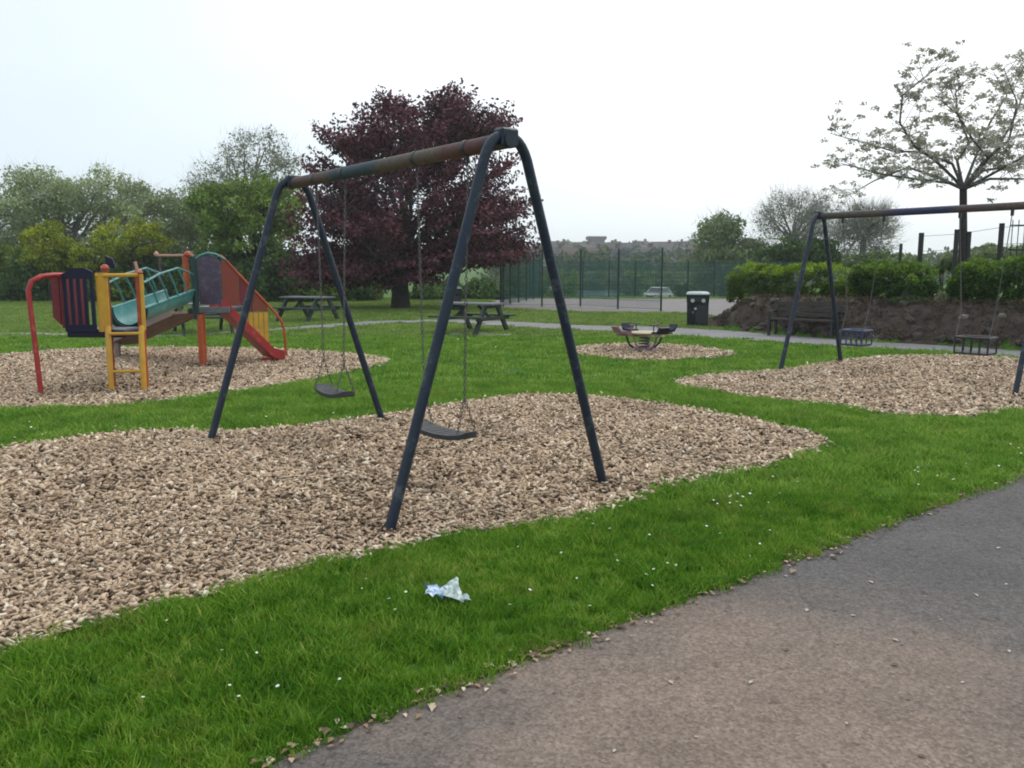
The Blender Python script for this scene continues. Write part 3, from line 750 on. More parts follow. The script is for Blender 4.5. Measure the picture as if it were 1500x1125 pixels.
# ------------------------------------------------------------------ swings
def swing_legs(mb_side, x, w, H):
    pass
def leg_pts(x, sgn, w, H, pad=0.0):
    a = Vector((x, sgn * w / 2, 0)); sh = Vector((x, sgn * .185, H - .20)); P = [a, a.lerp(sh, .25), a.lerp(sh, .5), a.lerp(sh, .75), sh]
    # quarter bend from the leg slope to horizontal at the crown
    d0 = (sh - a).normalized(); e = Vector((x, sgn * .0, H)); ctrl = sh + d0 * .17; ctrl.z = H
    for t in (.15, .3, .45, .6, .75, .9, 1.0):
        P.append(sh * (1 - t) ** 2 + ctrl * 2 * t * (1 - t) + e * t * t)
    P[-1] = e + Vector((0, -sgn * 0.004, 0))
    return P
def swing_frame(name, loc, rz, L, w, H, beam_mat, label):
    root = empty(name, loc, rz, label, 'swing frame')
    for x in (0, L):
        for s in (1, -1):
            lg = MB().tube(leg_pts(x, s, w, H), .034, 14).build('leg', M['navy'], root, smooth=True)
            MB().tube([(x, s * w / 2 * .985, .03), (x, s * w / 2 * 1.01, -.03)], .042, 12).build('foot_collar', M['black_metal'], lg, smooth=True)
    MB().tube([(-.06, 0, H - .03), (.5, 0, H - .031), (1.0, 0, H - .03), (1.5, 0, H - .031), (2.0, 0, H - .03), (2.5, 0, H - .031), (3.0, 0, H - .03), (L + .06, 0, H - .03)], .052, 16).build('crossbeam', beam_mat, root, smooth=True)
    for x in (0, L):
        b = MB().box((x, 0, H - .015), (.10, .135, .115)).build('beam_bracket', M['navy'], root, bevel=.012)
        MB().tube([(x, -.078, H - .02), (x, .078, H - .02)], .014, 6).build('bolt', M['black_metal'], b)
    return root
def chain_mb(a, b, link_l=.034, r=.0034, w=.009):
    a, b = Vector(a), Vector(b); d = b - a; n = max(2, round(d.length / (link_l * .78))); t = d.normalized()
    u = t.orthogonal().normalized(); v = t.cross(u); mb = MB()
    for i in range(n):
        c = a + d * ((i + .5) / n); s = u if i % 2 else v; nn = 8
        P = [c + t * (math.cos(2 * math.pi * k / nn) * link_l / 2) + s * (math.sin(2 * math.pi * k / nn) * w) for k in range(nn)]
        vs = []; o2 = t.cross(s)
        for k in range(nn):
            out = (P[k] - c).normalized()
            vs += [P[k] + out * r, P[k] + o2 * r, P[k] - out * r, P[k] - o2 * r]
        mb.add(vs, [(k * 4 + j, k * 4 + (j + 1) % 4, ((k + 1) % nn) * 4 + (j + 1) % 4, ((k + 1) % nn) * 4 + j) for k in range(nn) for j in range(4)])
    return mb
def flat_swing(root_loc, rz, xa, xb, H, zs, label, yaw=0.0, sway=0.0):
    """thing origin at the beam; local frame of the swing set"""
    root = empty('flat_swing', root_loc, rz, label, 'swing', 'flat rubber swings on the near frame')
    xm = (xa + xb) / 2; hw = .235
    def T(p):      # small yaw/sway of the hanging seat about its middle
        x, y, z = p[0] - xm, p[1], p[2]; c, s = math.cos(yaw), math.sin(yaw)
        return (xm + x * c - y * s, x * s + y * c + sway, z)
    P = [(-.30, .045, .030), (-.27, .085, .012), (-.15, .10, -.006), (0, .105, -.012), (.15, .10, -.006), (.27, .085, .012), (.30, .045, .030)]
    up_ = [(xm + x, y, zs + z) for x, y, z in P] + [(xm + x, -y, zs + z) for x, y, z in P[::-1]]
    vs = [T(p) for p in up_] + [T((p[0], p[1] * .93, p[2] - .034)) for p in up_]; n = len(up_)
    mb = MB(); mb.add(vs, [(i, n - 1 - i, n - 2 - i, i + 1) for i in range(6)] + [(n + i, n + i + 1, 2 * n - 2 - i, 2 * n - 1 - i) for i in range(6)] + [(i, (i + 1) % n, (i + 1) % n + n, i + n) for i in range(n)])
    seat = mb.build('seat', M['rubber'], root, smooth=True)
    rb = MB()
    for k in range(7):
        x = xm - .2 + k * .4 / 6; rb.box(T((x, 0, zs - .006 - .006 * (1 - abs(x - xm) / .2))), (.010, .14, .006), (0, 0, yaw))
    rb.build('tread_rib', M['rubber'], seat)
    for xx, s in ((xa, -1), (xb, 1)):
        top = (xx, 0, H - .12); jx = xm + s * hw; j = T((jx, 0, zs + .27))
        chain_mb(top, j).build('chain', M['galv'], root, smooth=True)
        br = MB()
        for yy in (.085, -.085):
            br.v, br.f = br.v, br.f
            c_ = chain_mb(j, T((xm + s * .255, yy, zs + .012))); br.add(c_.v, c_.f)
        br.build('seat_chain', M['galv'], root, smooth=True)
        h = MB().tube([(xx, 0, H - .13), (xx, 0, H - .085)], .013, 8)
        h.tube([(xx - .022, 0, H - .03), (xx + .022, 0, H - .03)], .0555, 16)
        h.build('hanger', M['black_metal'], root, smooth=True)
    return root

beam1 = m_beam('worn_beam_paint', [(0.0, (0.02, 0.03, 0.05)), (.10, (0.025, 0.03, 0.045)), (.13, (0.095, 0.03, 0.03)), (.22, (0.10, 0.04, 0.034)), (.25, (0.10, 0.07, 0.052)), (.38, (0.10, 0.075, 0.058)),
                                   (.46, (0.09, 0.065, 0.05)), (.49, (0.025, 0.048, 0.068)), (.66, (0.022, 0.042, 0.06)), (.70, (0.085, 0.06, 0.048)), (.84, (0.09, 0.045, 0.036)), (.95, (0.055, 0.038, 0.03))])
beam2 = m_beam('worn_beam_paint_dark', [(0.0, (0.05, 0.05, 0.045)), (.3, (0.085, 0.07, 0.06)), (.38, (0.03, 0.03, 0.09)), (.55, (0.025, 0.03, 0.085)), (.6, (0.08, 0.06, 0.055)), (1.0, (0.10, 0.075, 0.06))])
H1 = 2.42
m1 = Vector((-.036, 5.37, 0)); m2 = Vector((-2.075, 8.03, 0)); d1 = (m2 - m1); L1 = d1.length; A1 = math.atan2(d1.y, d1.x)
swing_frame('swing_frame', m1, A1, L1, 1.79, H1, beam1, 'large dark blue tubular swing frame standing in the near bark pit')
flat_swing(m1, A1, L1 * .128, L1 * .325, H1, .415, 'nearer flat black rubber swing on the near frame', yaw=.10)
flat_swing(m1, A1, L1 * .675, L1 * .845, H1, .50, 'farther flat black rubber swing, left one on the near frame', yaw=-.06, sway=.02)
A2 = R(-50.3); n1 = Vector((4.855, 13.31, 0)); L2 = 3.30
swing_frame('swing_frame', n1, A2, L2, 1.82, H1 + .02, beam2, 'dark blue swing frame with long beam at the right edge')
def cradle(x0, x1, zs, m, label, hw=.20):
    root = empty('cradle_swing', n1, A2, label, 'swing', 'cradle swings on the right frame')
    xm = (x0 + x1) / 2; H = H1 + .02
    MB().box((xm, 0, zs), (hw * 2, .30, .03)).build('seat', M['rubber'], root, bevel=.006)
    r = MB()
    for yy in (-.15, .15):
        r.tube([(xm - hw, yy, zs + .22), (xm + hw, yy, zs + .22)], .016, 8)
    for s in (-1, 1):
        r.tube([(xm + s * hw, -.15, zs + .22), (xm + s * hw, .15, zs + .22)], .016, 8)
    r.build('safety_rail', m, root, smooth=True)
    for k in range(5):
        for yy in (-.15, .15):
            MB().tube([(xm - hw + k * hw / 2, yy, zs), (xm - hw + k * hw / 2, yy, zs + .22)], .012, 6).build('bar', m, root, smooth=True)
    for xx, s in ((x0, -1), (x1, 1)):
        j = (xm + s * (hw + .005), 0, zs + .55)
        c = MB().tube([(xx, 0, H - .12), j], .0065, 6)
        for yy in (-.14, .14): c.tube([j, (xm + s * hw, yy, zs + .22)], .006, 6)
        c.build('chain', M['galv'], root, smooth=True)
        MB().box((xx, 0, H - .10), (.035, .03, .11)).build('hanger', M['black_metal'], root)
    return root
# positions along the beam
cradle(.40, 1.05, .43, mat('blue_cradle_paint', (0.04, 0.065, 0.15), .4, var=.3), 'blue barred cradle swing, left one on the right frame', hw=.17)
cradle(2.12, 2.78, .43, M['black_metal'], 'dark barred cradle swing, right one on the right frame', hw=.215)

# ------------------------------------------------------------------ climbing frame with slide
pf = empty('climbing_frame', (-5.3, 12, 0), 0, 'red yellow and teal climbing frame with red slide in its bark pit', 'climbing frame')
def W(x, y, z=0): return Vector((x + 5.3, y - 12, z))
def pole(name, pts, r, m, n=12): return MB().tube([W(*p) for p in pts], r, n).build(name, m, pf, smooth=True)
# near platform
DZ = .775
MB().box(W(-5.42, 11.04, DZ - .03), (.76, .54, .09)).build('deck', M['blue_panel'], pf, bevel=.01)
MB().box(W(-5.42, 11.04, DZ + .022), (.70, .48, .014)).build('deck_top', M['deck'], pf)
for (x, y, top, m_) in ((-5.265, 10.80, 1.58, 'rust'), (-4.86, 10.86, 1.52, 'orange')):
    p = pole('post', [(x, y, 0), (x, y, top)], .045, M[m_])
    MB().lathe([(.040, 0), (.052, .015), (.048, .04), (.026, .06), (.004, .068)], 12, W(x, y, top)).build('cap', M['orange'], p, smooth=True)
# yellow corner panel, a curved shell beside the ladder
mb = MB(); pts = [(-5.36 + .145 * t, 10.73 - .05 * math.sin(math.pi * t)) for t in np.linspace(0, 1, 7)]
vs = [W(x, y, z) for z in (.78, 1.54) for x, y in pts] + [W(x, y + .03, z) for z in (.78, 1.54) for x, y in pts]
mb.add(vs, [(i, i + 1, i + 8, i + 7) for i in range(6)] + [(14 + i, 21 + i, 22 + i, 15 + i) for i in range(6)] + [(i, 14 + i, 15 + i, i + 1) for i in range(6)] + [(7 + i, 8 + i, 22 + i, 21 + i) for i in range(6)] + [(0, 7, 21, 14), (6, 20, 27, 13)])
mb.build('corner_panel', M['yellow'], pf, smooth=True)
pole('ladder_rail', [(-5.185, 10.60, 0.0), (-5.20, 10.64, .76), (-5.22, 10.70, .84)], .036, M['yellow'])
pole('ladder_rail', [(-4.80, 10.68, 0.0), (-4.81, 10.72, .76), (-4.82, 10.78, .84)], .036, M['yellow'])
for z in (.27, .76):
    pole('rung', [(-5.17, 10.62, z), (-4.82, 10.70, z)], .020, M['yellow'])
pole('guard_rail', [(-5.34, 10.70, 1.50), (-4.84, 10.80, 1.51)], .026, M['yellow'])
pole('upright', [(-4.80, 10.79, .80), (-4.80, 10.80, 1.52)], .026, M['yellow'])
pole('handle', [(-4.84, 10.80, 1.54), (-4.87, 10.80, 1.68)], .020, M['cap'])
# barred navy panel
def P2(poly, y, t, m, name):
    q = MB().prism([(x + 5.3, z) for x, z in poly], y - 12, y - 12 + t); return q.build(name, m, pf)
P2([(-5.80, .78), (-5.40, .78), (-5.40, .87), (-5.80, .87)], 10.74, .03, M['blue_panel'], 'panel_rail')
P2([(-5.80, 1.46), (-5.40, 1.46), (-5.40, 1.55), (-5.50, 1.60), (-5.64, 1.60), (-5.80, 1.52)], 10.74, .03, M['blue_panel'], 'panel_rail')
for k in range(5):
    x = -5.80 + k * .088
    P2([(x, .87), (x + .046, .87), (x + .046, 1.46), (x, 1.46)], 10.743, .024, M['blue_panel'], 'bar')
MB().box(W(-5.84, 11.08, 1.18), (.03, .62, .72)).build('side_panel', M['maroon'], pf, bevel=.008)
P2([(-5.98, .96), (-5.88, .86), (-5.88, 1.52), (-5.98, 1.50)], 10.80, .03, M['maroon'], 'side_panel')
pole('arch_pole', [(-5.94, 10.32, 0), (-5.97, 10.33, .6), (-6.005, 10.35, 1.1), (-6.02, 10.36, 1.33), (-5.99, 10.40, 1.44), (-5.92, 10.50, 1.495), (-5.86, 10.68, 1.51), (-5.82, 10.80, 1.51)], .031, M['red'])
MB().prism([(-.16, 1.60), (-.03, 1.60), (-.06, 1.72), (-.15, 1.76)], -.78, -.74).build('fin', M['blue_panel'], pf)
# teal trough bridge climbing to the far platform
mb = MB(); n = 12; rows = []
a0, a1 = Vector((-5.30, 11.45, .80)), Vector((-5.32, 13.34, 1.00))
for k, t in enumerate(np.linspace(0, 1, 9)):
    c = a0.lerp(a1, t)
    for rr in (.225, .205):
        for i in range(n + 1):
            th = math.pi * i / n; rows.append(W(c.x - rr * math.cos(th), c.y, c.z + .24 - rr * 1.08 * math.sin(th)))
st = 2 * (n + 1)
F = []
for k in range(8):
    for i in range(n):
        F.append((k * st + i, k * st + i + 1, (k + 1) * st + i + 1, (k + 1) * st + i))
        F.append((k * st + n + 1 + i, (k + 1) * st + n + 1 + i, (k + 1) * st + n + 2 + i, k * st + n + 2 + i))
    F.append((k * st, (k + 1) * st, (k + 1) * st + n + 1, k * st + n + 1)); F.append((k * st + n, k * st + 2 * n + 1, (k + 1) * st + 2 * n + 1, (k + 1) * st + n))
mb.add(rows, F); mb.build('trough', M['teal'], pf, smooth=True)
q = MB(); vs = []
for rr, y in ((.226, 11.42), (.285, 11.42), (.285, 11.45), (.226, 11.45)):
    for i in range(n + 1):
        th = math.pi * i / n; vs.append(W(-5.30 - rr * math.cos(th), y, 1.04 - rr * 1.08 * math.sin(th)))
m_ = n + 1
q.add(vs, [(a * m_ + i, a * m_ + i + 1, ((a + 1) % 4) * m_ + i + 1, ((a + 1) % 4) * m_ + i) for a in range(4) for i in range(n)])
q.build('trough_rim', M['teal_dark'], pf, smooth=True)
for s in (-1, 1):
    pole('trough_rail', [(a0.x + s * .225, a0.y, a0.z + .25), (a1.x + s * .225, a1.y, a1.z + .25)], .022, M['teal'])
    pole('handrail', [(a0.x + s * .24, a0.y, 1.40), (a0.x + s * .24, 12.0, 1.52), (a1.x + s * .24, 12.7, 1.60), (a1.x + s * .24, 13.3, 1.50)], .016, M['teal'])
for t in (.12, .32, .52, .72):
    c = a0.lerp(a1, t)
    for s in (-1, 1):
        pole('strut', [(c.x + s * .235, c.y + .22, c.z + .26), (c.x + s * .24, c.y + .08, c.z + .45), (c.x + s * .24, c.y - .10, 1.40 + .20 * t + .03)], .014, M['teal'], 8)
# far platform
FZ = .94
MB().box(W(-4.92, 13.85, FZ - .03), (.66, .86, .08)).build('deck', M['teal_dark'], pf, bevel=.01)
MB().box(W(-4.92, 13.85, FZ + .017), (.62, .82, .014)).build('deck_top', M['deck'], pf)
MB().box(W(-4.82, 13.400, FZ - .01), (.52, .03, .10)).build('deck_edge', M['deck'], pf, bevel=.006)
pole('post', [(-5.04, 13.40, 0), (-5.04, 13.40, FZ - .08)], .056, M['orange'])
p = pole('post', [(-5.10, 13.40, FZ - .16), (-5.10, 13.40, 1.76)], .052, M['teal_dark'])
p = pole('post', [(-5.24, 13.42, 1.10), (-5.24, 13.42, 1.80)], .046, M['orange'])
MB().lathe([(.05, 0), (.062, .02), (.055, .05), (.03, .075), (.005, .085)], 12, W(-5.20, 13.42, 1.79)).build('cap', M['orange'], p, smooth=True)
pole('post', [(-5.33, 14.26, 0), (-5.33, 14.26, .9)], .045, M['orange'])
pole('guard_rail', [(-5.70, 13.42, 1.80), (-5.10, 13.42, 1.80)], .018, M['cap'])
MB().lathe([(.03, 0), (.04, .03), (.02, .07), (.004, .08)], 10, W(-5.70, 13.42, 1.79)).build('knob', M['cap'], pf, smooth=True)
pole('guard_post', [(-5.66, 13.44, 1.35), (-5.66, 13.44, 1.79)], .014, M['purple_panel'])
P2([(-5.03, 1.02), (-4.68, 1.02), (-4.68, 1.70), (-4.74, 1.77), (-4.84, 1.81), (-4.95, 1.80), (-5.03, 1.74)], 13.385, .025, M['purple_panel'], 'side_panel')
pole('arch_rail', [(-5.10, 13.39, 1.72), (-4.99, 13.385, 1.80), (-4.86, 13.38, 1.84), (-4.74, 13.40, 1.82), (-4.64, 13.52, 1.74)], .019, M['teal'])
# slide: chute towards the right
s0 = Vector((-4.66, 13.50, .95)); s1_ = Vector((-4.04, 14.02, .12)); s2_ = Vector((-3.90, 14.14, .07))
dxy = (s1_ - s0).copy(); dxy.z = 0; dxy.normalize(); nn_ = Vector((-dxy.y, dxy.x, 0))
prof = [(-.23, .13), (-.20, .13), (-.19, .0), (.19, .0), (.20, .13), (.23, .13), (.23, -.04), (-.23, -.04)]
path_ = [s0 - dxy * .10, s0, s0.lerp(s1_, .35), s0.lerp(s1_, .7), s1_, s2_]
vs = [W(*(p + nn_ * (u + .23) + Vector((0, 0, v)))) for p in path_ for u, v in prof]
k = len(prof)
mb = MB(); mb.add(vs, [(i * k + j, i * k + (j + 1) % k, (i + 1) * k + (j + 1) % k, (i + 1) * k + j) for i in range(len(path_) - 1) for j in range(k)] + [tuple(range(k)), tuple(range((len(path_) - 1) * k, len(path_) * k))[::-1]])
mb.build('slide_chute', M['red'], pf)
MB().box(W(-4.12, 14.10, .045), (.30, .06, .09), (0, 0, math.atan2(dxy.y, dxy.x))).build('slide_foot', M['red'], pf)
def panel3(P, t, m, name):
    a = [W(*p) for p in P]; nrm = (a[1] - a[0]).cross(a[2] - a[0]).normalized() * t; n = len(a)
    return MB().add([p for p in a] + [p + nrm for p in a], [tuple(range(n)), tuple(range(2 * n - 1, n - 1, -1))] + [(i, (i + 1) % n, (i + 1) % n + n, i + n) for i in range(n)]).build(name, m, pf)
rA = Vector((-4.86, 14.00, 1.80)); rB = Vector((-4.19, 14.72, .80))
def rl(t): return rA.lerp(rB, t)
pole('slide_rail', [(-4.70, 13.50, 1.80), tuple(rA), tuple(rl(.25)), tuple(rl(.5)), tuple(rl(.75)), tuple(rB), (-4.12, 14.80, .66), (-4.09, 14.84, .5), (-4.07, 14.86, 0)], .022, M['orange'])
for t0, t1, z0, z1, mm in ((.0, .30, .92, .88, 'slide_red'), (.32, .56, .88, .84, 'maroon'), (.58, .84, .86, .84, 'slide_red')):
    a, b = rl(t0), rl(t1)
    panel3([(a.x, a.y, a.z - .03), (b.x, b.y, b.z - .03), (b.x, b.y, min(z1, b.z - .05)), (a.x, a.y, z0)], .022, M[mm], 'slide_panel')
for k in range(5):
    t = .40 + k * .10; a = rl(t); zt = .83; zb = .44 - k * .035
    panel3([(a.x - .024, a.y - .024, zt), (a.x + .024, a.y + .024, zt), (a.x + .024, a.y + .024, zb), (a.x - .024, a.y - .024, zb)], .02, M['yellow'], 'slat')
# plank ramp behind
r0, r1 = Vector((-7.05, 14.95, .24)), Vector((-5.50, 14.05, .86))
dr = (r1 - r0); nr = Vector((-dr.y, dr.x, 0)).normalized()
for k in range(4):
    o_ = nr * ((k - 1.5) * .155)
    MB().bar(W(*(r0 + o_)), W(*(r1 + o_)), .148, .045).build('ramp_plank', M['ramp_wood'], pf)
for s in (-1, 1):
    o_ = nr * (s * .33)
    MB().bar(W(*(r0 + o_ + Vector((0, 0, .05)))), W(*(r1 + o_ + Vector((0, 0, .0)))), .04, .10).build('ramp_side', M['ramp_wood'], pf)

for s in (-1, 1):
    q = r0.lerp(r1, .12) + nr * (s * .26); MB().box(W(q.x, q.y, (q.z - .02) / 2), (.08, .08, q.z - .02)).build('ramp_leg', M['ramp_wood'], pf)

# ------------------------------------------------------------------ four-seat rocker
sx, sy = gp(945, 516)
rk = empty('rocker', (sx, sy + .1, 0), R(24), 'low four seat rocker with cream middle in the small bark patch', 'playground rocker')
MB().lathe([(.30, -.01), (.30, .05), (.12, .09), (.10, .10)], 18).build('base', M['mauve'], rk, smooth=True)
sp = [(.10 * math.cos(t), .10 * math.sin(t), .08 + t * .0088) for t in np.linspace(0, 2 * math.pi * 4.6, 74)]
MB().tube(sp, .017, 6).build('spring', mat('grey_spring', (.16, .15, .17), .5, metal=.4, var=.3), rk, smooth=True)
MB().lathe([(.10, .30), (.20, .34), (.30, .355), (.31, .375), (.28, .39), (.05, .40)], 20).build('table', M['cream'], rk, smooth=True)
for k in range(4):
    a = k * math.pi / 2; c, s = math.cos(a), math.sin(a); Rz = Matrix.Rotation(a, 3, 'Z')
    ar = MB()
    ar.add([Rz @ Vector(v) for v in [(.14, -.05, .30), (.14, .05, .30), (.62, .035, .33), (.62, -.035, .33), (.14, -.05, .345), (.14, .05, .345), (.62, .035, .37), (.62, -.035, .37)]],
           [(0, 3, 2, 1), (4, 5, 6, 7), (0, 1, 5, 4), (1, 2, 6, 5), (2, 3, 7, 6), (3, 0, 4, 7)])
    arm = ar.build('arm', M['cream'] if k % 2 else M['mauve'], rk)
    st_ = MB(); st_.add([Rz @ Vector(v) for v in [(.38, -.10, .37), (.38, .10, .37), (.60, .13, .38), (.60, -.13, .38), (.38, -.10, .41), (.38, .10, .41), (.60, .13, .43), (.60, -.13, .43), (.66, -.11, .52), (.66, .11, .52), (.69, .11, .50), (.69, -.11, .50)]],
            [(0, 3, 2, 1), (4, 5, 6, 7), (0, 1, 5, 4), (1, 2, 6, 5), (3, 0, 4, 7), (7, 6, 9, 8), (2, 3, 11, 10), (8, 9, 10, 11), (6, 2, 10, 9), (3, 7, 8, 11)])
    st_.build('seat', M['mauve'] if k == 2 else M['blue_panel'], rk)
    hd = MB().tube([Rz @ Vector(v) for v in [(.31, 0, .37), (.30, 0, .52)]], .012, 6)
    hd.tube([Rz @ Vector(v) for v in [(.30, -.08, .53), (.30, .08, .53)]], .014, 6)
    hd.build('handle', M['teal_dark'] if k % 2 else M['mauve'], rk, smooth=True)
    MB().tube([Rz @ Vector(v) for v in [(.42, 0, .33), (.34, 0, .16), (.2, 0, .05)]], .02, 6).build('brace', M['mauve'] if k % 2 else M['blue_panel'], rk, smooth=True)

# ------------------------------------------------------------------ litter bins
def bin_(loc, rz, label, s=1.0):
    root = empty('litter_bin', loc, rz, label, 'litter bin', 'litter bins in the park')
    W_, D_, Hh = .60 * s, .46 * s, .88 * s
    mb = MB()
    def ring(z, k): return [(x * W_ / 2 * k, y * D_ / 2 * k, z) for x, y in ((-.9, -1), (.9, -1), (1, -.86), (1, .86), (.9, 1), (-.9, 1), (-1, .86), (-1, -.86))]
    zs = [(0, .94), (.06 * s, .97), (.07 * s, .93), (.66 * s, .98), (.67 * s, 1.0), (Hh, 1.02)]
    vs = [p for z, k in zs for p in ring(z, k)]
    mb.add(vs, [(i * 8 + j, i * 8 + (j + 1) % 8, (i + 1) * 8 + (j + 1) % 8, (i + 1) * 8 + j) for i in range(5) for j in range(8)] + [tuple(range(7, -1, -1)), tuple(range(40, 48))])
    mb.build('body', M['bin'], root)
    lid = MB(); zz = [(Hh, 1.05), (Hh + .03, 1.06), (Hh + .07, .92), (Hh + .085, .6)]
    vs = [p for z, k in zz for p in ring(z, k)]
    lid.add(vs, [(i * 8 + j, i * 8 + (j + 1) % 8, (i + 1) * 8 + (j + 1) % 8, (i + 1) * 8 + j) for i in range(3) for j in range(8)] + [tuple(range(7, -1, -1)), tuple(range(24, 32))])
    lid.build('lid', M['bin_lid'], root, smooth=True)
    MB().box((0, -D_ / 2 * 1.0 - .002, .755 * s), (W_ * .78, .02, .11 * s)).build('slot', M['black_metal'], root)
    for x, z, r in ((-.14, .72, .052), (.15, .72, .052), (-.06, .50, .035), (-.12, .40, .03)):
        if s == 1.0:
            q = MB(); q.tube([(x, -D_ / 2 * 1.02 + .005, z), (x, -D_ / 2 * 1.02 - .018, z)], r, 14); q.build('sticker', M['sticker'] if r > .031 else M['deck'], root)
    MB().box((.12 * s, -D_ / 2 * .98, .34 * s), (W_ * .58, .012, .50 * s)).build('door', M['black_metal'], root, bevel=.004)
    return root
bx_, by_ = gp(1021, 478)
bin_((bx_, by_, 0), R(-12), 'black litter bin with pale lid and round stickers beside the rockery')
bx_, by_ = gp(664, 455)
bin_((bx_, by_, 0), R(15), 'dark litter bin with white lid beside the purple tree', s=.95)

# ------------------------------------------------------------------ picnic tables
def picnic(loc, rz, label):
    root = empty('picnic_table', loc, rz, label, 'picnic table', 'picnic tables on the lawn')
    for k in range(5):
        MB().box((0, (k - 2) * .145, .735), (1.55, .135, .04)).build('top_plank', M['wood_top'], root)
    for s in (-1, 1):
        for k in range(2):
            MB().box((0, s * (.62 + k * .145), .43), (1.55, .135, .038)).build('seat_plank', M['wood_dark'], root)
    for x in (-.55, .55):
        for s in (-1, 1):
            MB().bar((x, s * .78, 0), (x, s * .26, .71), .06, .12).build('leg', M['wood_dark'], root)
        MB().box((x + .047, 0, .385), (.045, 1.50, .09)).build('seat_bearer', M['wood_dark'], root)
        MB().box((x + .047, 0, .675), (.045, .70, .08)).build('top_bearer', M['wood_dark'], root)
        MB().bar((x * .9, 0, .40), (x * .3, 0, .69), .045, .07).build('brace', M['wood_dark'], root)
    return root
pt = picnic((-.98, 20.6, 0), R(-30), 'picnic table right of the near swings in front of the purple tree')
def again(loc, rz, label):
    c = copy_tree(pt); c.location = loc; c.rotation_euler = (0, 0, rz); c['label'] = label; return c
again((-7.62, 20.4, 0), R(30), 'picnic table seen beneath the climbing frame slide')
again((-6.2, 25.2, 0), R(-24), 'picnic table between climbing frame and near swings, farthest of the three')
# concrete slab by the near table
MB().box((-.75, 20.1, .012), (1.5, .8, .024)).build('concrete_slab', mat('pale_concrete', (.36, .36, .34), .9, var=.3, vscale=5), None)['kind'] = 'structure'

# ------------------------------------------------------------------ park bench
b0, b1 = gp(1130, 491), gp(1222, 496)
ang = math.atan2(b1[1] - b0[1], b1[0] - b0[0])
pb = empty('park_bench', ((b0[0] + b1[0]) / 2, (b0[1] + b1[1]) / 2, 0), ang, 'dark slatted park bench between the path and the earth bank', 'bench')
for k in range(3): MB().box((0, -.16 + k * .15, .44), (1.75, .12, .035)).build('seat_slat', M['bench_wood'], pb)
for k in range(3): MB().box((0, .24 + k * .02, .56 + k * .13), (1.75, .03, .10), (R(-10), 0, 0)).build('back_slat', M['bench_wood'], pb)
pb.scale = (.95, .95, .92)
for x in (-.78, .78):
    q = MB(); q.bar((x, -.2, 0), (x, -.17, .42), .05, .06); q.bar((x, .24, 0), (x, .20, .44), .05, .06); q.bar((x, -.2, .40), (x, .22, .40), .045, .05); q.bar((x, .20, .42), (x, .30, .90), .04, .05)
    q.bar((x, -.2, .62), (x, .24, .64), .05, .035); q.bar((x, -.19, .42), (x, -.19, .62), .04, .04)
    q.build('end_frame', M['black_metal'], pb)

# ------------------------------------------------------------------ crumpled litter
lx, ly = gp(655, 885)
def crumple(name, pts, m, parent, seed, sub=5):
    r = random.Random(seed); A, B, C, D = [Vector(p) for p in pts]; V = []; 
    for i in range(sub + 1):
        for j in range(sub + 1):
            u, v = i / sub, j / sub; p = A.lerp(B, u).lerp(D.lerp(C, u), v)
            V.append(p + Vector((r.uniform(-.006, .006), r.uniform(-.006, .006), r.uniform(-.012, .014))))
    k = len(V); F = [(i * (sub + 1) + j, (i + 1) * (sub + 1) + j, (i + 1) * (sub + 1) + j + 1, i * (sub + 1) + j + 1) for i in range(sub) for j in range(sub)]
    V2 = [v - Vector((0, 0, .002)) for v in V]
    rim = [(0 * (sub + 1) + j) for j in range(sub + 1)] + [i * (sub + 1) + sub for i in range(1, sub + 1)] + [sub * (sub + 1) + j for j in range(sub - 1, -1, -1)] + [i * (sub + 1) for i in range(sub - 1, 0, -1)]
    F2 = [tuple(x + k for x in f[::-1]) for f in F] + [(rim[i], rim[(i + 1) % len(rim)], rim[(i + 1) % len(rim)] + k, rim[i] + k) for i in range(len(rim))]
    return MB().add(V + V2, F + F2).build(name, m, parent)
lt = empty('crisp_packet', (lx, ly, 0), 0, 'crumpled blue and white wrapper lying in the near grass', 'litter')
crumple('blue_half', [(-.105, -.005, .055), (-.02, -.03, .050), (-.005, .045, .075), (-.095, .05, .062)], M['blue_plastic'], lt, 3)
crumple('white_half', [(-.022, -.038, .052), (.085, -.085, .05), (.045, .085, .10), (-.008, .048, .086)], M['white_plastic'], lt, 5)
crumple('torn_corner', [(.07, -.08, .05), (.115, -.055, .048), (.10, -.035, .058), (.065, -.04, .06)], M['white_plastic'], lt, 9, 3)
crumple('torn_corner', [(-.12, .06, .062), (-.095, .055, .068), (-.09, .075, .07), (-.112, .078, .066)], mat('dark_blue_wrapper', (.03, .06, .14), .3, var=.3), lt, 11, 2)

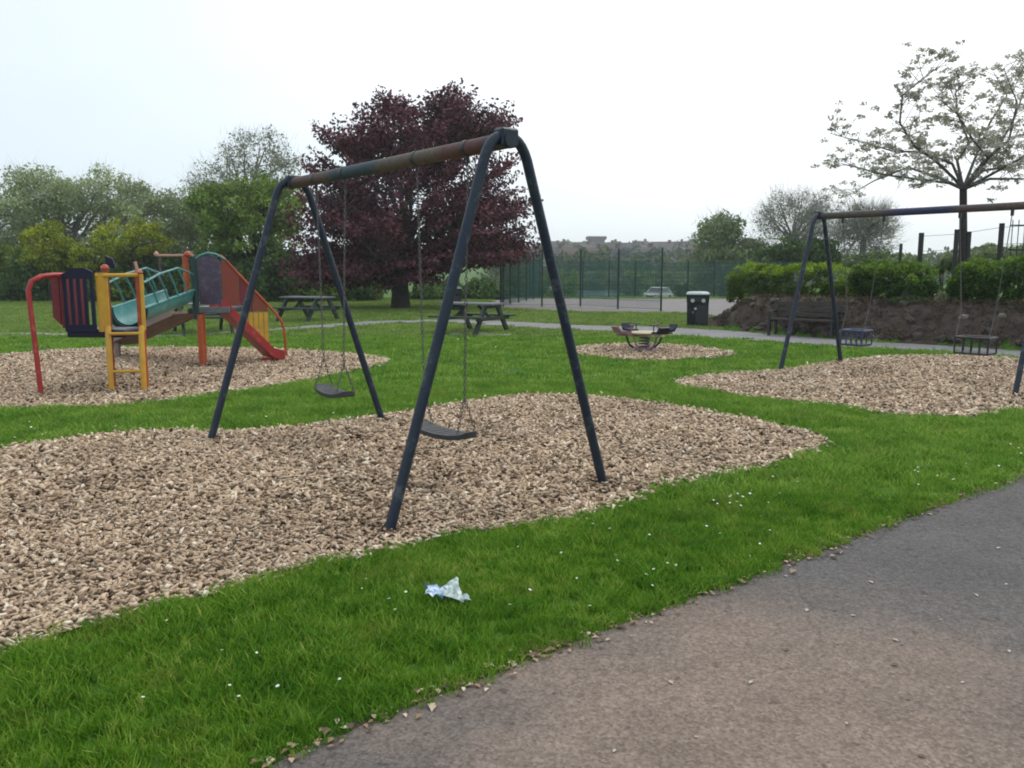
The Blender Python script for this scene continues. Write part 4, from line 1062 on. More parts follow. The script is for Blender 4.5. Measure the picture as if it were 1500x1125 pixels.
# ------------------------------------------------------------------ green mesh fences round the court
def mesh_fence(PP, nn, h, label, dv=.06, post=.045, wire=.0085, hstep=.3):
    O = Vector((*PP[0], 0)); root = empty('court_fence', O, 0, label, 'fence', 'mesh fences round the court')
    k_ = 0
    for P0, P1, n in zip(PP[:-1], PP[1:], nn):
        P0, P1 = Vector((*P0, 0)) - O, Vector((*P1, 0)) - O
        d = (P1 - P0); L = d.length; t = d / L; nrm = Vector((-t.y, t.x, 0))
        for i in range(0 if k_ == 0 else 1, n + 1):
            p = P0 + t * (L * i / n); MB().box((p.x, p.y, h / 2 + .02), (post * 1.5, post * 1.5, h + .04)).build('post', M['fence_green'], root)
        k_ += 1
        for i in range(n):
            a = P0 + t * (L * i / n); b = P0 + t * (L * (i + 1) / n); q = MB(); seg = L / n; m_ = int(seg / dv)
            for k in range(1, m_):
                p = a.lerp(b, k / m_) + nrm * .02; q.box((p.x, p.y, h / 2 + .03), (wire, wire, h - .08))
            for z in np.arange(.08, h, hstep):
                q.bar(a + nrm * .028 + Vector((0, 0, z)), b + nrm * .028 + Vector((0, 0, z)), wire, wire * 1.6)
            o = q.build('mesh_panel', M['fence_wire'], root); o['kind'] = 'stuff'
    return root
c1, c2, c3, c4 = gp(737, 449.5), gp(850, 449), gp(905, 453), gp(968, 456)
mesh_fence((c1, c2, c3, c4), (2, 1, 1), 2.33, 'green mesh fence along the front of the court ending left of the bin')
c5 = gp(800, 441)
mesh_fence(((c1[0] - .1, c1[1] + .25), (c5[0] - .2, c5[1] + 4)), (5,), 2.4, 'green mesh fence running away behind the purple tree', dv=.09)
mesh_fence(((1.0, 46.2), (18.5, 46.2)), (12,), 2.0, 'long dense green fence along the far side of the court', dv=.045, wire=.014, hstep=.2)

# post and wire fence behind the hedges, right
pwf = empty('boundary_fence', (11.8, 24, 0), 0, 'dark timber post and wire fence above the hedges at right', 'fence')
posts = [(1186 + 134, 357, 26, .05), (1350, 341, 24, .075), (1468, 327, 21, .065), (1560, 315, 20, .065)]
tops = []
for px, py, Y_, r in posts:
    p = at(px, py, Y_); zb = float(height(p.x, p.y)); tops.append((p, zb))
    MB().tube([(p.x - 11.8, p.y - 24, zb - .05), (p.x - 11.8, p.y - 24, p.z)], r, 8).build('post', M['post_wood'], pwf)
for i in range(1, 3):
    for f in (.0, .35):
        a, b = tops[i][0].copy(), tops[i + 1][0].copy(); a.z -= .1 + f * 1.2; b.z -= .1 + f * 1.2
        MB().tube([tuple(a - Vector((11.8, 24, 0))), tuple(a.lerp(b, .5) - Vector((11.8, 24, .05))), tuple(b - Vector((11.8, 24, 0)))], .006, 5).build('wire', M['black_metal'], pwf)
rl_ = empty('railings', (*tuple(at(1492, 360, 19))[:2], 0), 0, 'dark upright railings at the right edge above the hedge', 'railings')
for k in range(9):
    p = at(1484 + k * 9, 322, 19 - k * .03); MB().tube([(p.x - rl_.location.x, p.y - 19, .7), (p.x - rl_.location.x, p.y - 19, p.z)], .011, 6).build('bar', M['navy'], rl_)
p0_, p1_ = at(1480, 330, 19), at(1570, 330, 18.8)
for dz in (0, -.55):
    MB().bar((p0_.x - rl_.location.x, 0.02, p0_.z + dz), (p1_.x - rl_.location.x, -.2, p1_.z + dz), .012, .03).build('rail', M['navy'], rl_)

# ------------------------------------------------------------------ vegetation
def leaf_cloud(C, N, spread, size, seed, asp=.55, flat=0.0, dirs=None):
    """C (k,3) cluster centres, N leaves each; spread (sx,sy,sz) or per-cluster vector"""
    r = np.random.default_rng(seed); k = len(C)
    P = r.normal(0, 1, (k, N, 3)); P /= np.maximum(np.linalg.norm(P, axis=2, keepdims=True), 1e-6); P *= r.uniform(0, 1, (k, N, 1)) ** .45
    P *= np.asarray(spread)
    if dirs is not None:      # stretch along the spray's direction
        D = dirs[:, None, :]; P = P + D * ((P * D).sum(2, keepdims=True)) * 2.0
    P = (P + C[:, None, :]).reshape(-1, 3); n = len(P)
    u = r.normal(0, 1, (n, 3)); u[:, 2] *= (1 - flat); u /= np.linalg.norm(u, axis=1, keepdims=True)
    v = r.normal(0, 1, (n, 3)); v[:, 2] *= (1 - flat); v -= u * (u * v).sum(1, keepdims=True); v /= np.maximum(np.linalg.norm(v, axis=1, keepdims=True), 1e-6)
    s = size * r.uniform(.6, 1.4, (n, 1))
    V = np.stack([P - u * s, P - v * s * asp + u * s * .1, P + u * s, P + v * s * asp + u * s * .1], 1).reshape(-1, 3)
    F = np.arange(n * 4).reshape(-1, 4)
    cl = np.repeat(r.uniform(0, 1, k), N); a = np.clip(cl * .55 + r.uniform(0, 1, n) * .45, 0, 1)
    return V, F, np.repeat(a, 4)
def bez(a, b, up=.35, n=5, j=0.0, r=random):
    a, b = Vector(a), Vector(b); L = (b - a).length; c = a.lerp(b, .45) + Vector((0, 0, L * up)) * .5
    P = []
    for i in range(n + 1):
        t = i / n; p = a * (1 - t) ** 2 + c * 2 * t * (1 - t) + b * t * t
        if 0 < i < n and j: p = p + Vector((r.uniform(-j, j), r.uniform(-j, j), r.uniform(-j, j)))
        P.append(p)
    return P
def tree(name, base, fork_h, tr_r, lobes, nclu, per, size, spread, leaf_m, bark_m, seed, label, cat='tree', group=None, limbs=9, asp=.55, flat=0.0, spray=False,
         surf=.55, twig_r=.02, sticks=0, stick_len=.5, stick_r=.006, nside=6, lean=(0, 0)):
    """lobes: (centre xyz, radii xyz, weight) in world metres"""
    r = random.Random(seed); rg = np.random.default_rng(seed)
    root = empty(name, base, 0, label, cat, group); B = Vector(base)
    wts = np.array([l[2] for l in lobes], float); wts /= wts.sum(); C = []; D = []
    for i in range(nclu):
        l = lobes[rg.choice(len(lobes), p=wts)]; d = rg.normal(0, 1, 3); d /= np.linalg.norm(d); rad = rg.uniform(surf ** 3, 1) ** (1 / 3)
        C.append(np.array(l[0]) + d * rad * np.array(l[1]) - np.array(B)); 
    C = np.array(C)
    C[:, 2] = np.maximum(C[:, 2], .15)
    fork = Vector((lean[0], lean[1], fork_h)); ctr = C.mean(0)
    D = C - np.array([0, 0, fork_h * .7]); D /= np.maximum(np.linalg.norm(D, axis=1, keepdims=True), 1e-6)
    mb = MB(); mb.tube([(0, 0, -.15), (0, 0, 0), (lean[0] * .3, lean[1] * .3, fork_h * .35), (lean[0] * .7, lean[1] * .7, fork_h * .7), fork], [tr_r * 1.5, tr_r * 1.25, tr_r, tr_r * .92, tr_r * .85], 10)
    mb.build('trunk', bark_m, root, smooth=True)
    # limbs to spread-out clusters
    idx = [int(rg.integers(len(C)))]
    for _ in range(min(limbs, len(C)) - 1):
        dm = np.min(np.linalg.norm(C[:, None] - C[idx][None], axis=2), axis=1); idx.append(int(dm.argmax()))
    lm = MB(); nodes = []
    for i in idx:
        s = fork - Vector((0, 0, r.uniform(0, .25) * fork_h)); e_ = Vector(C[i]); P = bez(s, e_, r.uniform(.15, .5), 7, .03 * (e_ - s).length, r)
        rr = [tr_r * .40 * (1 - .86 * k / 7) for k in range(8)]; lm.tube(P, rr, nside, caps=False)
        nodes += [(P[k], rr[k]) for k in range(1, 8)]
    NP = np.array([tuple(n[0]) for n in nodes]); ids = set(idx)
    for i in range(len(C)):
        if i in ids: continue
        c = C[i]; dd_ = np.linalg.norm(NP - c, axis=1) + np.maximum(0, NP[:, 2] - c[2]) * .8; k = int(dd_.argmin()); P = bez(nodes[k][0], Vector(c), r.uniform(.0, .3), 4, .02 * dd_[k], r)
        r0_ = min(nodes[k][1] * .7, twig_r); lm.tube(P, [r0_ * (1 - .17 * q) for q in range(5)], 4, caps=False)
    lm.build('limbs', bark_m, root, smooth=True)
    if sticks:
        # fine bare twigs: thin three-sided spikes
        K = len(C) * sticks; cc = np.repeat(C, sticks, 0) + rg.normal(0, 1, (K, 3)) * np.array(spread) * .5
        dv = rg.normal(0, .6, (K, 3)) + np.repeat(D, sticks, 0) * .8 + np.array([0, 0, .35]); dv /= np.linalg.norm(dv, axis=1, keepdims=True)
        sd_ = np.cross(dv, rg.normal(0, 1, (K, 3))); sd_ /= np.linalg.norm(sd_, axis=1, keepdims=True); s2 = np.cross(dv, sd_)
        ln = stick_len * rg.uniform(.5, 1.4, (K, 1)); w_ = stick_r
        V = np.stack([cc + sd_ * w_, cc - sd_ * w_ * .5 + s2 * w_ * .87, cc - sd_ * w_ * .5 - s2 * w_ * .87, cc + dv * ln], 1).reshape(-1, 3)
        b4 = (np.arange(K) * 4)[:, None]; F = np.concatenate([b4 + np.array([[0, 1, 3]]), b4 + np.array([[1, 2, 3]]), b4 + np.array([[2, 0, 3]])])
        o = fast('twigs', V, F, bark_m, root); 
    V, F, A = leaf_cloud(C, per, spread, size, seed + 1, asp, flat, D if spray else None)
    V[:, 2] = np.maximum(V[:, 2], .02)
    fast('crown', V, F, leaf_m, root, attrs={'rnd': A})
    return root
def px_lobe(px, py, Y, rx, ry, rd, wgt=1.0):
    """lobe from its place in the survey: centre, radii in photograph pixels, depth radius in metres"""
    p = at(px, py, Y); k = Y / FPX
    return ((p.x, p.y, p.z), (rx * k, rd, ry * k), wgt)
def base_at(px, Y):
    p = at(px, 400, Y); return (p.x, Y, float(height(p.x, Y)))

LM = {
    'beech': leafmat('copper_beech_leaf', [(0.026, 0.009, 0.014), (0.068, 0.021, 0.032), (0.15, 0.048, 0.066), (0.28, 0.11, 0.13)], .35, .5, .22, .5),
    'olive': leafmat('olive_willow_leaf', [(0.13, 0.18, 0.07), (0.24, 0.31, 0.13), (0.37, 0.44, 0.22), (0.52, 0.57, 0.36)], .3, .35),
    'dark': leafmat('dark_green_leaf', [(0.025, 0.06, 0.018), (0.055, 0.115, 0.032), (0.095, 0.175, 0.046), (0.15, 0.24, 0.07)], .35, .5),
    'mid': leafmat('mid_green_leaf', [(0.06, 0.11, 0.02), (0.125, 0.21, 0.034), (0.21, 0.31, 0.055), (0.32, 0.42, 0.10)], .35, .5),
    'yellow': leafmat('yellow_green_leaf', [(0.08, 0.115, 0.012), (0.18, 0.235, 0.018), (0.31, 0.36, 0.022), (0.50, 0.50, 0.03)], .3, .7),
    'haze': leafmat('spring_leaf', [(0.09, 0.14, 0.05), (0.15, 0.215, 0.075), (0.22, 0.29, 0.12), (0.30, 0.36, 0.19)], .25, .4),
    'grey': leafmat('young_grey_leaf', [(0.13, 0.16, 0.10), (0.20, 0.24, 0.14), (0.29, 0.33, 0.20), (0.40, 0.43, 0.30)], .2, .5),
    'cherry': leafmat('cherry_leaf', [(0.22, 0.24, 0.15), (0.34, 0.35, 0.25), (0.50, 0.49, 0.41), (0.72, 0.70, 0.64)], .2, .5, .3),
    'hedge': leafmat('hedge_leaf', [(0.02, 0.055, 0.010), (0.045, 0.11, 0.016), (0.09, 0.18, 0.022), (0.22, 0.35, 0.04)], .3, 1.2, .25),
    'hedge_y': leafmat('lime_hedge_leaf', [(0.03, 0.06, 0.01), (0.07, 0.125, 0.014), (0.14, 0.22, 0.018), (0.30, 0.44, 0.03)], .3, 1.2, .3),
}
# copper beech
YB = 33.4
tree('copper_beech', base_at(586, YB), 2.2, .33,
     [px_lobe(600, 305, YB, 120, 100, 4.2, 3), px_lobe(605, 215, YB, 95, 52, 3.2, 1.6), px_lobe(690, 190, YB, 52, 34, 2.6, .7), px_lobe(515, 205, YB, 40, 22, 2.0, .35), px_lobe(705, 320, YB, 62, 62, 3.0, 1.7),
      px_lobe(500, 330, YB, 56, 72, 3.0, 1.5), px_lobe(655, 150, YB, 30, 14, 1.5, .2), px_lobe(570, 160, YB, 40, 14, 1.5, .22), px_lobe(560, 392, YB, 105, 28, 3.4, 1.7), px_lobe(482, 395, YB, 42, 28, 2.4, .6), px_lobe(695, 370, YB, 76, 24, 3, 1.0),
      px_lobe(470, 245, YB, 26, 12, 1.5, .16), px_lobe(730, 245, YB, 30, 12, 1.5, .16)],
     1350, 62, .076, (.42, .42, .15), LM['beech'], M['bark_tree'], 11, 'big dark purple copper beech behind the near swings', limbs=22, spray=True, surf=.35, twig_r=.045)
# small second stem right of it
def shrub(name, px, py, Y, rx, ry, rd, m, seed, label, ncl=120, per=60, size=.09, spread=None, group=None, **kw):
    l = px_lobe(px, py, Y, rx, ry, rd); b = base_at(px, Y)
    sp_ = spread or (l[1][0] * .22, l[1][0] * .22, l[1][2] * .2)
    return tree(name, b, max(.3, (l[0][2] - l[1][2] - b[2]) + l[1][2] * .5), .07 + l[1][0] * .02, [l], ncl, per, size, sp_, m, M['bark_tree'], seed, label, 'shrub' if name.endswith('shrub') else 'tree', group, limbs=8, **kw)

# left wood
G1 = 'trees beyond the lawn at left'
YL = 46
tree('spring_tree', base_at(100, YL), 3.0, .3, [px_lobe(95, 330, YL, 95, 78, 4, 2), px_lobe(150, 290, YL, 60, 42, 3, 1), px_lobe(55, 300, YL, 60, 50, 3, 1)], 300, 70, .085, (.62, .62, .45), LM['olive'], M['bark_grey'], 21,
     'broad rounded olive green tree, tallest at the left edge', group=G1, limbs=18, surf=.45, sticks=6, stick_len=.7, stick_r=.008)
tree('spring_tree', base_at(225, YL + 1), 3.0, .28, [px_lobe(225, 350, YL, 70, 68, 4, 2), px_lobe(255, 320, YL, 45, 38, 3, 1)], 240, 66, .085, (.6, .6, .42), LM['olive'], M['bark_grey'], 22,
     'olive green tree right of the broad tree, above the climbing frame', group=G1, limbs=14, surf=.45, sticks=6, stick_len=.7, stick_r=.008)
tree('spring_tree', base_at(-40, YL - 1), 3.0, .28, [px_lobe(-30, 350, YL, 80, 75, 4, 2)], 210, 66, .085, (.6, .6, .42), LM['olive'], M['bark_grey'], 23,
     'olive green tree cut off by the left edge of the photo', group=G1, limbs=14, surf=.45, sticks=6, stick_len=.7, stick_r=.008)
tree('bushy_tree', base_at(370, 42), 2.2, .28, [px_lobe(365, 350, 42, 72, 85, 3.5, 2.2), px_lobe(400, 300, 42, 42, 42, 2.6, 1), px_lobe(330, 310, 42, 42, 42, 2.6, .8)], 300, 62, .10, (.55, .55, .35), LM['mid'], M['bark_tree'], 24,
     'dense mid green tree between climbing frame and copper beech', group=G1, limbs=16, surf=.3)
tree('airy_tree', base_at(372, 48), 6.0, .22, [px_lobe(378, 245, 48, 52, 55, 3, 2), px_lobe(325, 270, 48, 35, 35, 2.5, .8), px_lobe(290, 295, 48, 30, 36, 2.5, .8)], 150, 34, .075, (.50, .50, .45), LM['grey'], M['bark_grey'], 25,
     'tall thin airy tree with pale twigs above the dense green tree', group=G1, limbs=20, surf=.3, sticks=14, stick_len=.75, stick_r=.007, twig_r=.03)
tree('airy_tree', base_at(300, 50), 4.0, .2, [px_lobe(290, 345, 50, 40, 50, 3, 1)], 90, 26, .10, (.5, .5, .5), LM['haze'], M['bark_grey'], 26,
     'thin grey green tree in the gap behind the climbing frame', group=G1, limbs=14, surf=.3, sticks=24, stick_len=.8, stick_r=.01, twig_r=.03)
G2 = 'yellow green shrubs beyond the climbing frame'
shrub('bright_shrub', 72, 365, 40.3, 34, 42, 1.6, LM['yellow'], 31, 'bright yellow green shrub left of the climbing frame top', 90, 46, .08, (.32, .32, .24), G2)
shrub('bright_shrub', 195, 350, 40.3, 52, 30, 1.8, LM['yellow'], 32, 'wide yellow green shrub right of the bright shrub', 80, 40, .08, (.36, .36, .22), G2)
shrub('bright_shrub', 138, 378, 40, 36, 22, 1.6, LM['yellow'], 33, 'small yellow green shrub just above the navy bars', 44, 34, .08, (.34, .34, .2), G2)
G3 = 'dark undergrowth shrubs at the back of the lawn'
under = [(-60, 420, 41), (0, 405, 42), (55, 418, 41.5), (110, 410, 42), (165, 420, 41), (220, 405, 42), (270, 418, 41.5), (320, 412, 41), (372, 424, 40), (425, 412, 41), (470, 420, 41), (520, 424, 42)]
names = ['cut off by the left edge', 'at the left edge', 'below the bright yellow green shrub', 'behind the navy bars', 'behind the yellow panel', 'behind the teal trough', 'behind the far platform', 'behind the purple panel', 'behind the slide', 'between slide and copper beech', 'left of the beech trunk', 'just left of the beech trunk, lowest']
for i, (x, y, Y_) in enumerate(under):
    shrub('dark_shrub', x, y, Y_, 40, 44 if i < 10 else 32, 2.0, LM['dark'] if i % 3 != 1 else LM['mid'], 40 + i, 'dark green undergrowth shrub ' + names[i], 110, 56, .10, (.42, .42, .32), G3)
G4 = 'low shrubs behind the court fence at left'
for i, (x, y, rx, ry, Y_, mm) in enumerate([(640, 432, 42, 18, 43, 'dark'), (710, 430, 34, 20, 44, 'dark'), (762, 427, 30, 22, 52, 'dark'), (812, 424, 34, 24, 60, 'mid')]):
    shrub('low_shrub', x, y, Y_, rx, ry, 1.6, LM[mm], 60 + i, 'low green shrub behind the fence, ' + ['right of the beech trunk', 'below the right side of the beech', 'between beech and near swing leg', 'right of the near swing leg'][i], 80, 50, .10, (.42, .42, .28), G4)

# right far trees
G5 = 'trees beyond the court at right'
tree('spring_tree', base_at(1060, 62), 2.5, .3, [px_lobe(1060, 385, 62, 56, 50, 4, 2.4), px_lobe(1055, 340, 62, 26, 26, 3, .8), px_lobe(1095, 390, 62, 40, 38, 3, 1)], 200, 52, .14, (.75, .75, .5), LM['haze'], M['bark_grey'], 71,
     'hazy green tree behind the litter bin', group=G5, limbs=14, surf=.35, sticks=10, stick_len=.8, stick_r=.014)
tree('bare_tree', base_at(1160, 60), 4.2, .26, [px_lobe(1163, 322, 60, 50, 44, 3.6, 2), px_lobe(1205, 325, 60, 26, 34, 2.5, .8)], 170, 16, .085, (.7, .7, .5), LM['grey'], M['bark_grey'], 72,
     'bare grey twiggy tree just left of the right swing frame', group=G5, limbs=22, surf=.2, sticks=20, stick_len=1.0, stick_r=.009, twig_r=.04)
tree('bare_tree', base_at(1262, 50), 3.5, .2, [px_lobe(1262, 340, 50, 42, 40, 3, 2)], 130, 20, .08, (.6, .6, .45), LM['grey'], M['bark_grey'], 73,
     'thin grey green tree seen under the right swing beam', group=G5, limbs=20, surf=.2, sticks=26, stick_len=.9, stick_r=.009, twig_r=.03)
tree('dark_tree', base_at(1155, 48), 1.6, .2, [px_lobe(1152, 378, 48, 34, 24, 2, 1)], 80, 50, .12, (.5, .5, .3), LM['dark'], M['bark_tree'], 74, 'dark rounded tree behind the lime green hedge', group=G5, limbs=9, surf=.3)
tree('dark_tree', base_at(1200, 46), 1.6, .16, [px_lobe(1200, 375, 46, 20, 26, 1.4, 1)], 60, 50, .12, (.36, .36, .3), LM['dark'], M['bark_tree'], 75, 'small dark tree framed by the right swing legs', group=G5, limbs=9, surf=.3)
tree('dark_tree', base_at(1290, 46), 1.6, .16, [px_lobe(1290, 386, 46, 60, 14, 1.6, 1)], 80, 46, .12, (.6, .5, .2), LM['haze'], M['bark_tree'], 76, 'low hazy green trees behind the middle hedge', group=G5, limbs=9, surf=.3)
shrub('dark_shrub', 1003, 430, 60, 14, 14, 1.0, LM['dark'], 77, 'small dark bush left of the litter bin beyond the court', 40, 40, .10, (.25, .25, .2), G5)
for i, x in enumerate((830, 880, 935, 985, 1040)):
    shrub('dark_shrub', x, 414, 112, 36, 17, 2.5, LM['haze'] if i % 2 else LM['mid'], 90 + i, 'distant green bush beyond the cars, ' + ['first right of the near swing leg', 'second right of the near swing leg', 'third right of the near swing leg', 'directly above the white car', 'above the litter bin'][i], 60, 40, .22, (.9, .9, .5), 'distant bushes beyond the cars')

# hedges on the bank
def hedge(x0, x1, top0, top1, bot, Y0, Y1, depth, m, seed, label, n=4200, lumps=.10):
    rg = np.random.default_rng(seed)
    A, B = at(x0, top0, Y0), at(x1, top1, Y1); zb = at((x0 + x1) / 2, bot, (Y0 + Y1) / 2).z
    c0 = Vector(((A.x + B.x) / 2, (A.y + B.y) / 2, 0)); root = empty('hedge', (c0.x, c0.y, float(height(c0.x, c0.y))), 0, label, 'hedge', 'hedges along the top of the earth bank')
    t = Vector((B.x - A.x, B.y - A.y, 0)); L = t.length; t.normalize(); nr = Vector((-t.y, t.x, 0))
    k = int(n / 14); u = rg.uniform(0, 1, k); v = rg.uniform(-1, 1, k); w = rg.uniform(0, 1, k)
    # push clusters towards the faces of the box, rounded shoulders
    face = rg.integers(0, 4, k); w = np.where(face == 0, 1.0, w); v = np.where(face == 1, -1.0, v); u = np.where(face == 2, np.where(rg.uniform(size=k) < .5, 0, 1), u)
    edge = np.minimum(1, np.minimum(u, 1 - u) * L / .35)
    ztop = A.z + (B.z - A.z) * u + lumps * (np.sin(u * L * 3.1 + seed) + .6 * np.sin(u * L * 7.3)) * .5 - (1 - edge) ** 2 * .30
    ztop -= np.abs(v) ** 3 * .12
    gz = height(A.x + t.x * u * L, A.y + t.y * u * L)
    zbb = np.maximum(zb + .10 * np.sin(u * L * 4 + seed * 2), gz + .12)
    z = zbb + (ztop - zbb) * w; nv = v * depth / 2 * (.75 + .25 * np.minimum(1, (w * 2)))
    C = np.stack([A.x + t.x * u * L + nr.x * nv, A.y + t.y * u * L + nr.y * nv, z], 1) - np.array(root.location)
    V, F, At = leaf_cloud(C, 46, (.14, .14, .10), .034, seed, .6)
    At = np.clip(At * .62 + .55 * ss(.72, 1.02, np.repeat(w, 46 * 4)), 0, 1)      # lighter leaf tones towards the clipped top
    fast('foliage', V, F, m, root, attrs={'rnd': At})
    # woody stems down to the soil, and the dark twiggy heart
    st_ = MB(); nst = int(L / .28)
    for i in range(nst):
        uu = (i + .5) / nst; x = A.x + t.x * uu * L; y = A.y + t.y * uu * L; gz_ = float(height(x, y)); lx_, ly_ = x - root.location.x, y - root.location.y
        for q in range(3):
            ex, ey = random.uniform(-.2, .2), random.uniform(-.2, .2)
            st_.tube([(lx_, ly_, gz_ - root.location.z - .03), (lx_ + ex * .4, ly_ + ey * .4, (gz_ + zb) / 2 - root.location.z + .1), (lx_ + ex, ly_ + ey, zb + .35 - root.location.z)], [.022, .016, .008], 5)
    st_.build('stems', M['bark_tree'], root, smooth=True)
    return root
hedge(1086, 1240, 391, 391, 448, 23.6, 21.0, 1.1, LM['hedge_y'], 101, 'lime green clipped hedge behind the left legs of the right swings', 4600)
hedge(1270, 1358, 386, 387, 444, 20.6, 19.2, 1.2, LM['hedge'], 102, 'darker green clipped hedge in the middle of the bank', 4200)
hedge(1410, 1590, 384, 376, 456, 18.6, 17.0, 1.3, LM['hedge'], 103, 'darkest clipped hedge below the blossom tree at right', 6000)
hedge(1376, 1600, 372, 362, 400, 22.6, 21.0, 1.2, LM['haze'], 104, 'pale green bush row behind the darkest hedge', 4200, .22)
# straggly growth between hedges
G6 = 'straggly bushes between the hedges'
shrub('small_shrub', 1252, 432, 20.6, 12, 16, .3, LM['yellow'], 111, 'straggly yellowish bush between the lime and middle hedges', 50, 18, .035, (.12, .12, .12), G6)
shrub('small_shrub', 1384, 440, 18.6, 10, 14, .3, LM['olive'], 112, 'straggly pale bush between the middle and darkest hedges', 50, 16, .035, (.1, .1, .14), G6)
shrub('small_shrub', 1330, 448, 18.9, 26, 12, .3, LM['dark'], 113, 'dark low bush at the foot of the middle hedge', 50, 22, .04, (.14, .12, .08), G6)
shrub('small_shrub', 1110, 450, 22.6, 22, 10, .3, LM['mid'], 114, 'low green bush at the foot of the lime hedge', 44, 16, .04, (.14, .12, .08), G6)
# ivy and weeds over the bank
rgw = np.random.default_rng(5)
K = 1500; X = rgw.uniform(5.6, 16, K); dd_ = rgw.uniform(.05, 2.2, K); Y = np.interp(X, fx, fy) + dd_
k_ = (X - (5.35 + (Y - 22.2) * .4)) > -.1; X, Y = X[k_], Y[k_]
C = np.stack([X, Y, height(X, Y) + .15], 1)
V, F, At = leaf_cloud(C, 13, (.14, .14, .10), .036, 55, .35)
tag(fast('bank_weeds', V, F, leafmat('weed_leaf', [(0.022, 0.017, 0.012), (0.07, 0.05, 0.034), (0.13, 0.10, 0.06), (0.10, 0.13, 0.05)], .3, 1), attrs={'rnd': At}), 'weeds and dead stems over the earth bank', 'weeds', kind='stuff')

# rockery stones: parts of the bank
def rock_mesh(seed, m):
    r = np.random.default_rng(seed); import bmesh
    bm = bmesh.new(); bmesh.ops.create_icosphere(bm, subdivisions=1, radius=1)
    for v in bm.verts:
        v.co = v.co * r.uniform(.72, 1.15); v.co.z = v.co.z * .8
    me = bpy.data.meshes.new('stone'); bm.to_mesh(me); bm.free(); me.materials.append(m); return me
RM = [rock_mesh(k, M['stone']) for k in range(6)] + [rock_mesh(9 + k, M['stone_pale']) for k in range(2)]
def stone(px, d_, s, me, z=0, asp=(1, .8, .8)):
    return None
rs = random.Random(4)
def put_stone(x, y, s, me):
    o = bpy.data.objects.new('stone', me); col.objects.link(o); o.parent = bank
    o.location = (x, y, float(height(x, y)) + .05 + s * .3); o.scale = (s * rs.uniform(.8, 1.4), s * rs.uniform(.7, 1.1), s * rs.uniform(.6, 1.1)); o.rotation_euler = (rs.uniform(-.3, .3), rs.uniform(-.3, .3), rs.uniform(0, 6))
    return o
for k in range(26):      # jagged stones at the left nose of the bank
    px = 1046 + k * 2.6 + rs.uniform(-3, 3); x, y = gp(px, 474 + rs.uniform(-3, 7)); put_stone(x, y + .15, rs.uniform(.13, .26), RM[k % 6])
for k in range(170):
    x = rs.uniform(6.0, 13.5); y = float(np.interp(x, fx, fy)) + rs.choice([rs.uniform(.1, .5), rs.uniform(.3, 2.0)]); put_stone(x, y, rs.uniform(.06, .17), RM[rs.randrange(6)] if rs.random() < .98 else RM[6 + rs.randrange(2)])
for px, py, Y_, s in ((1411, 464, 16.6, .10), (1468, 462, 15.9, .085), (1115, 460, 22.0, .12), (1232, 462, 19.8, .09)):
    p = at(px, py, Y_); o = put_stone(p.x, p.y, s, RM[6]); o.location.z = max(p.z, float(height(p.x, p.y)) + .03)

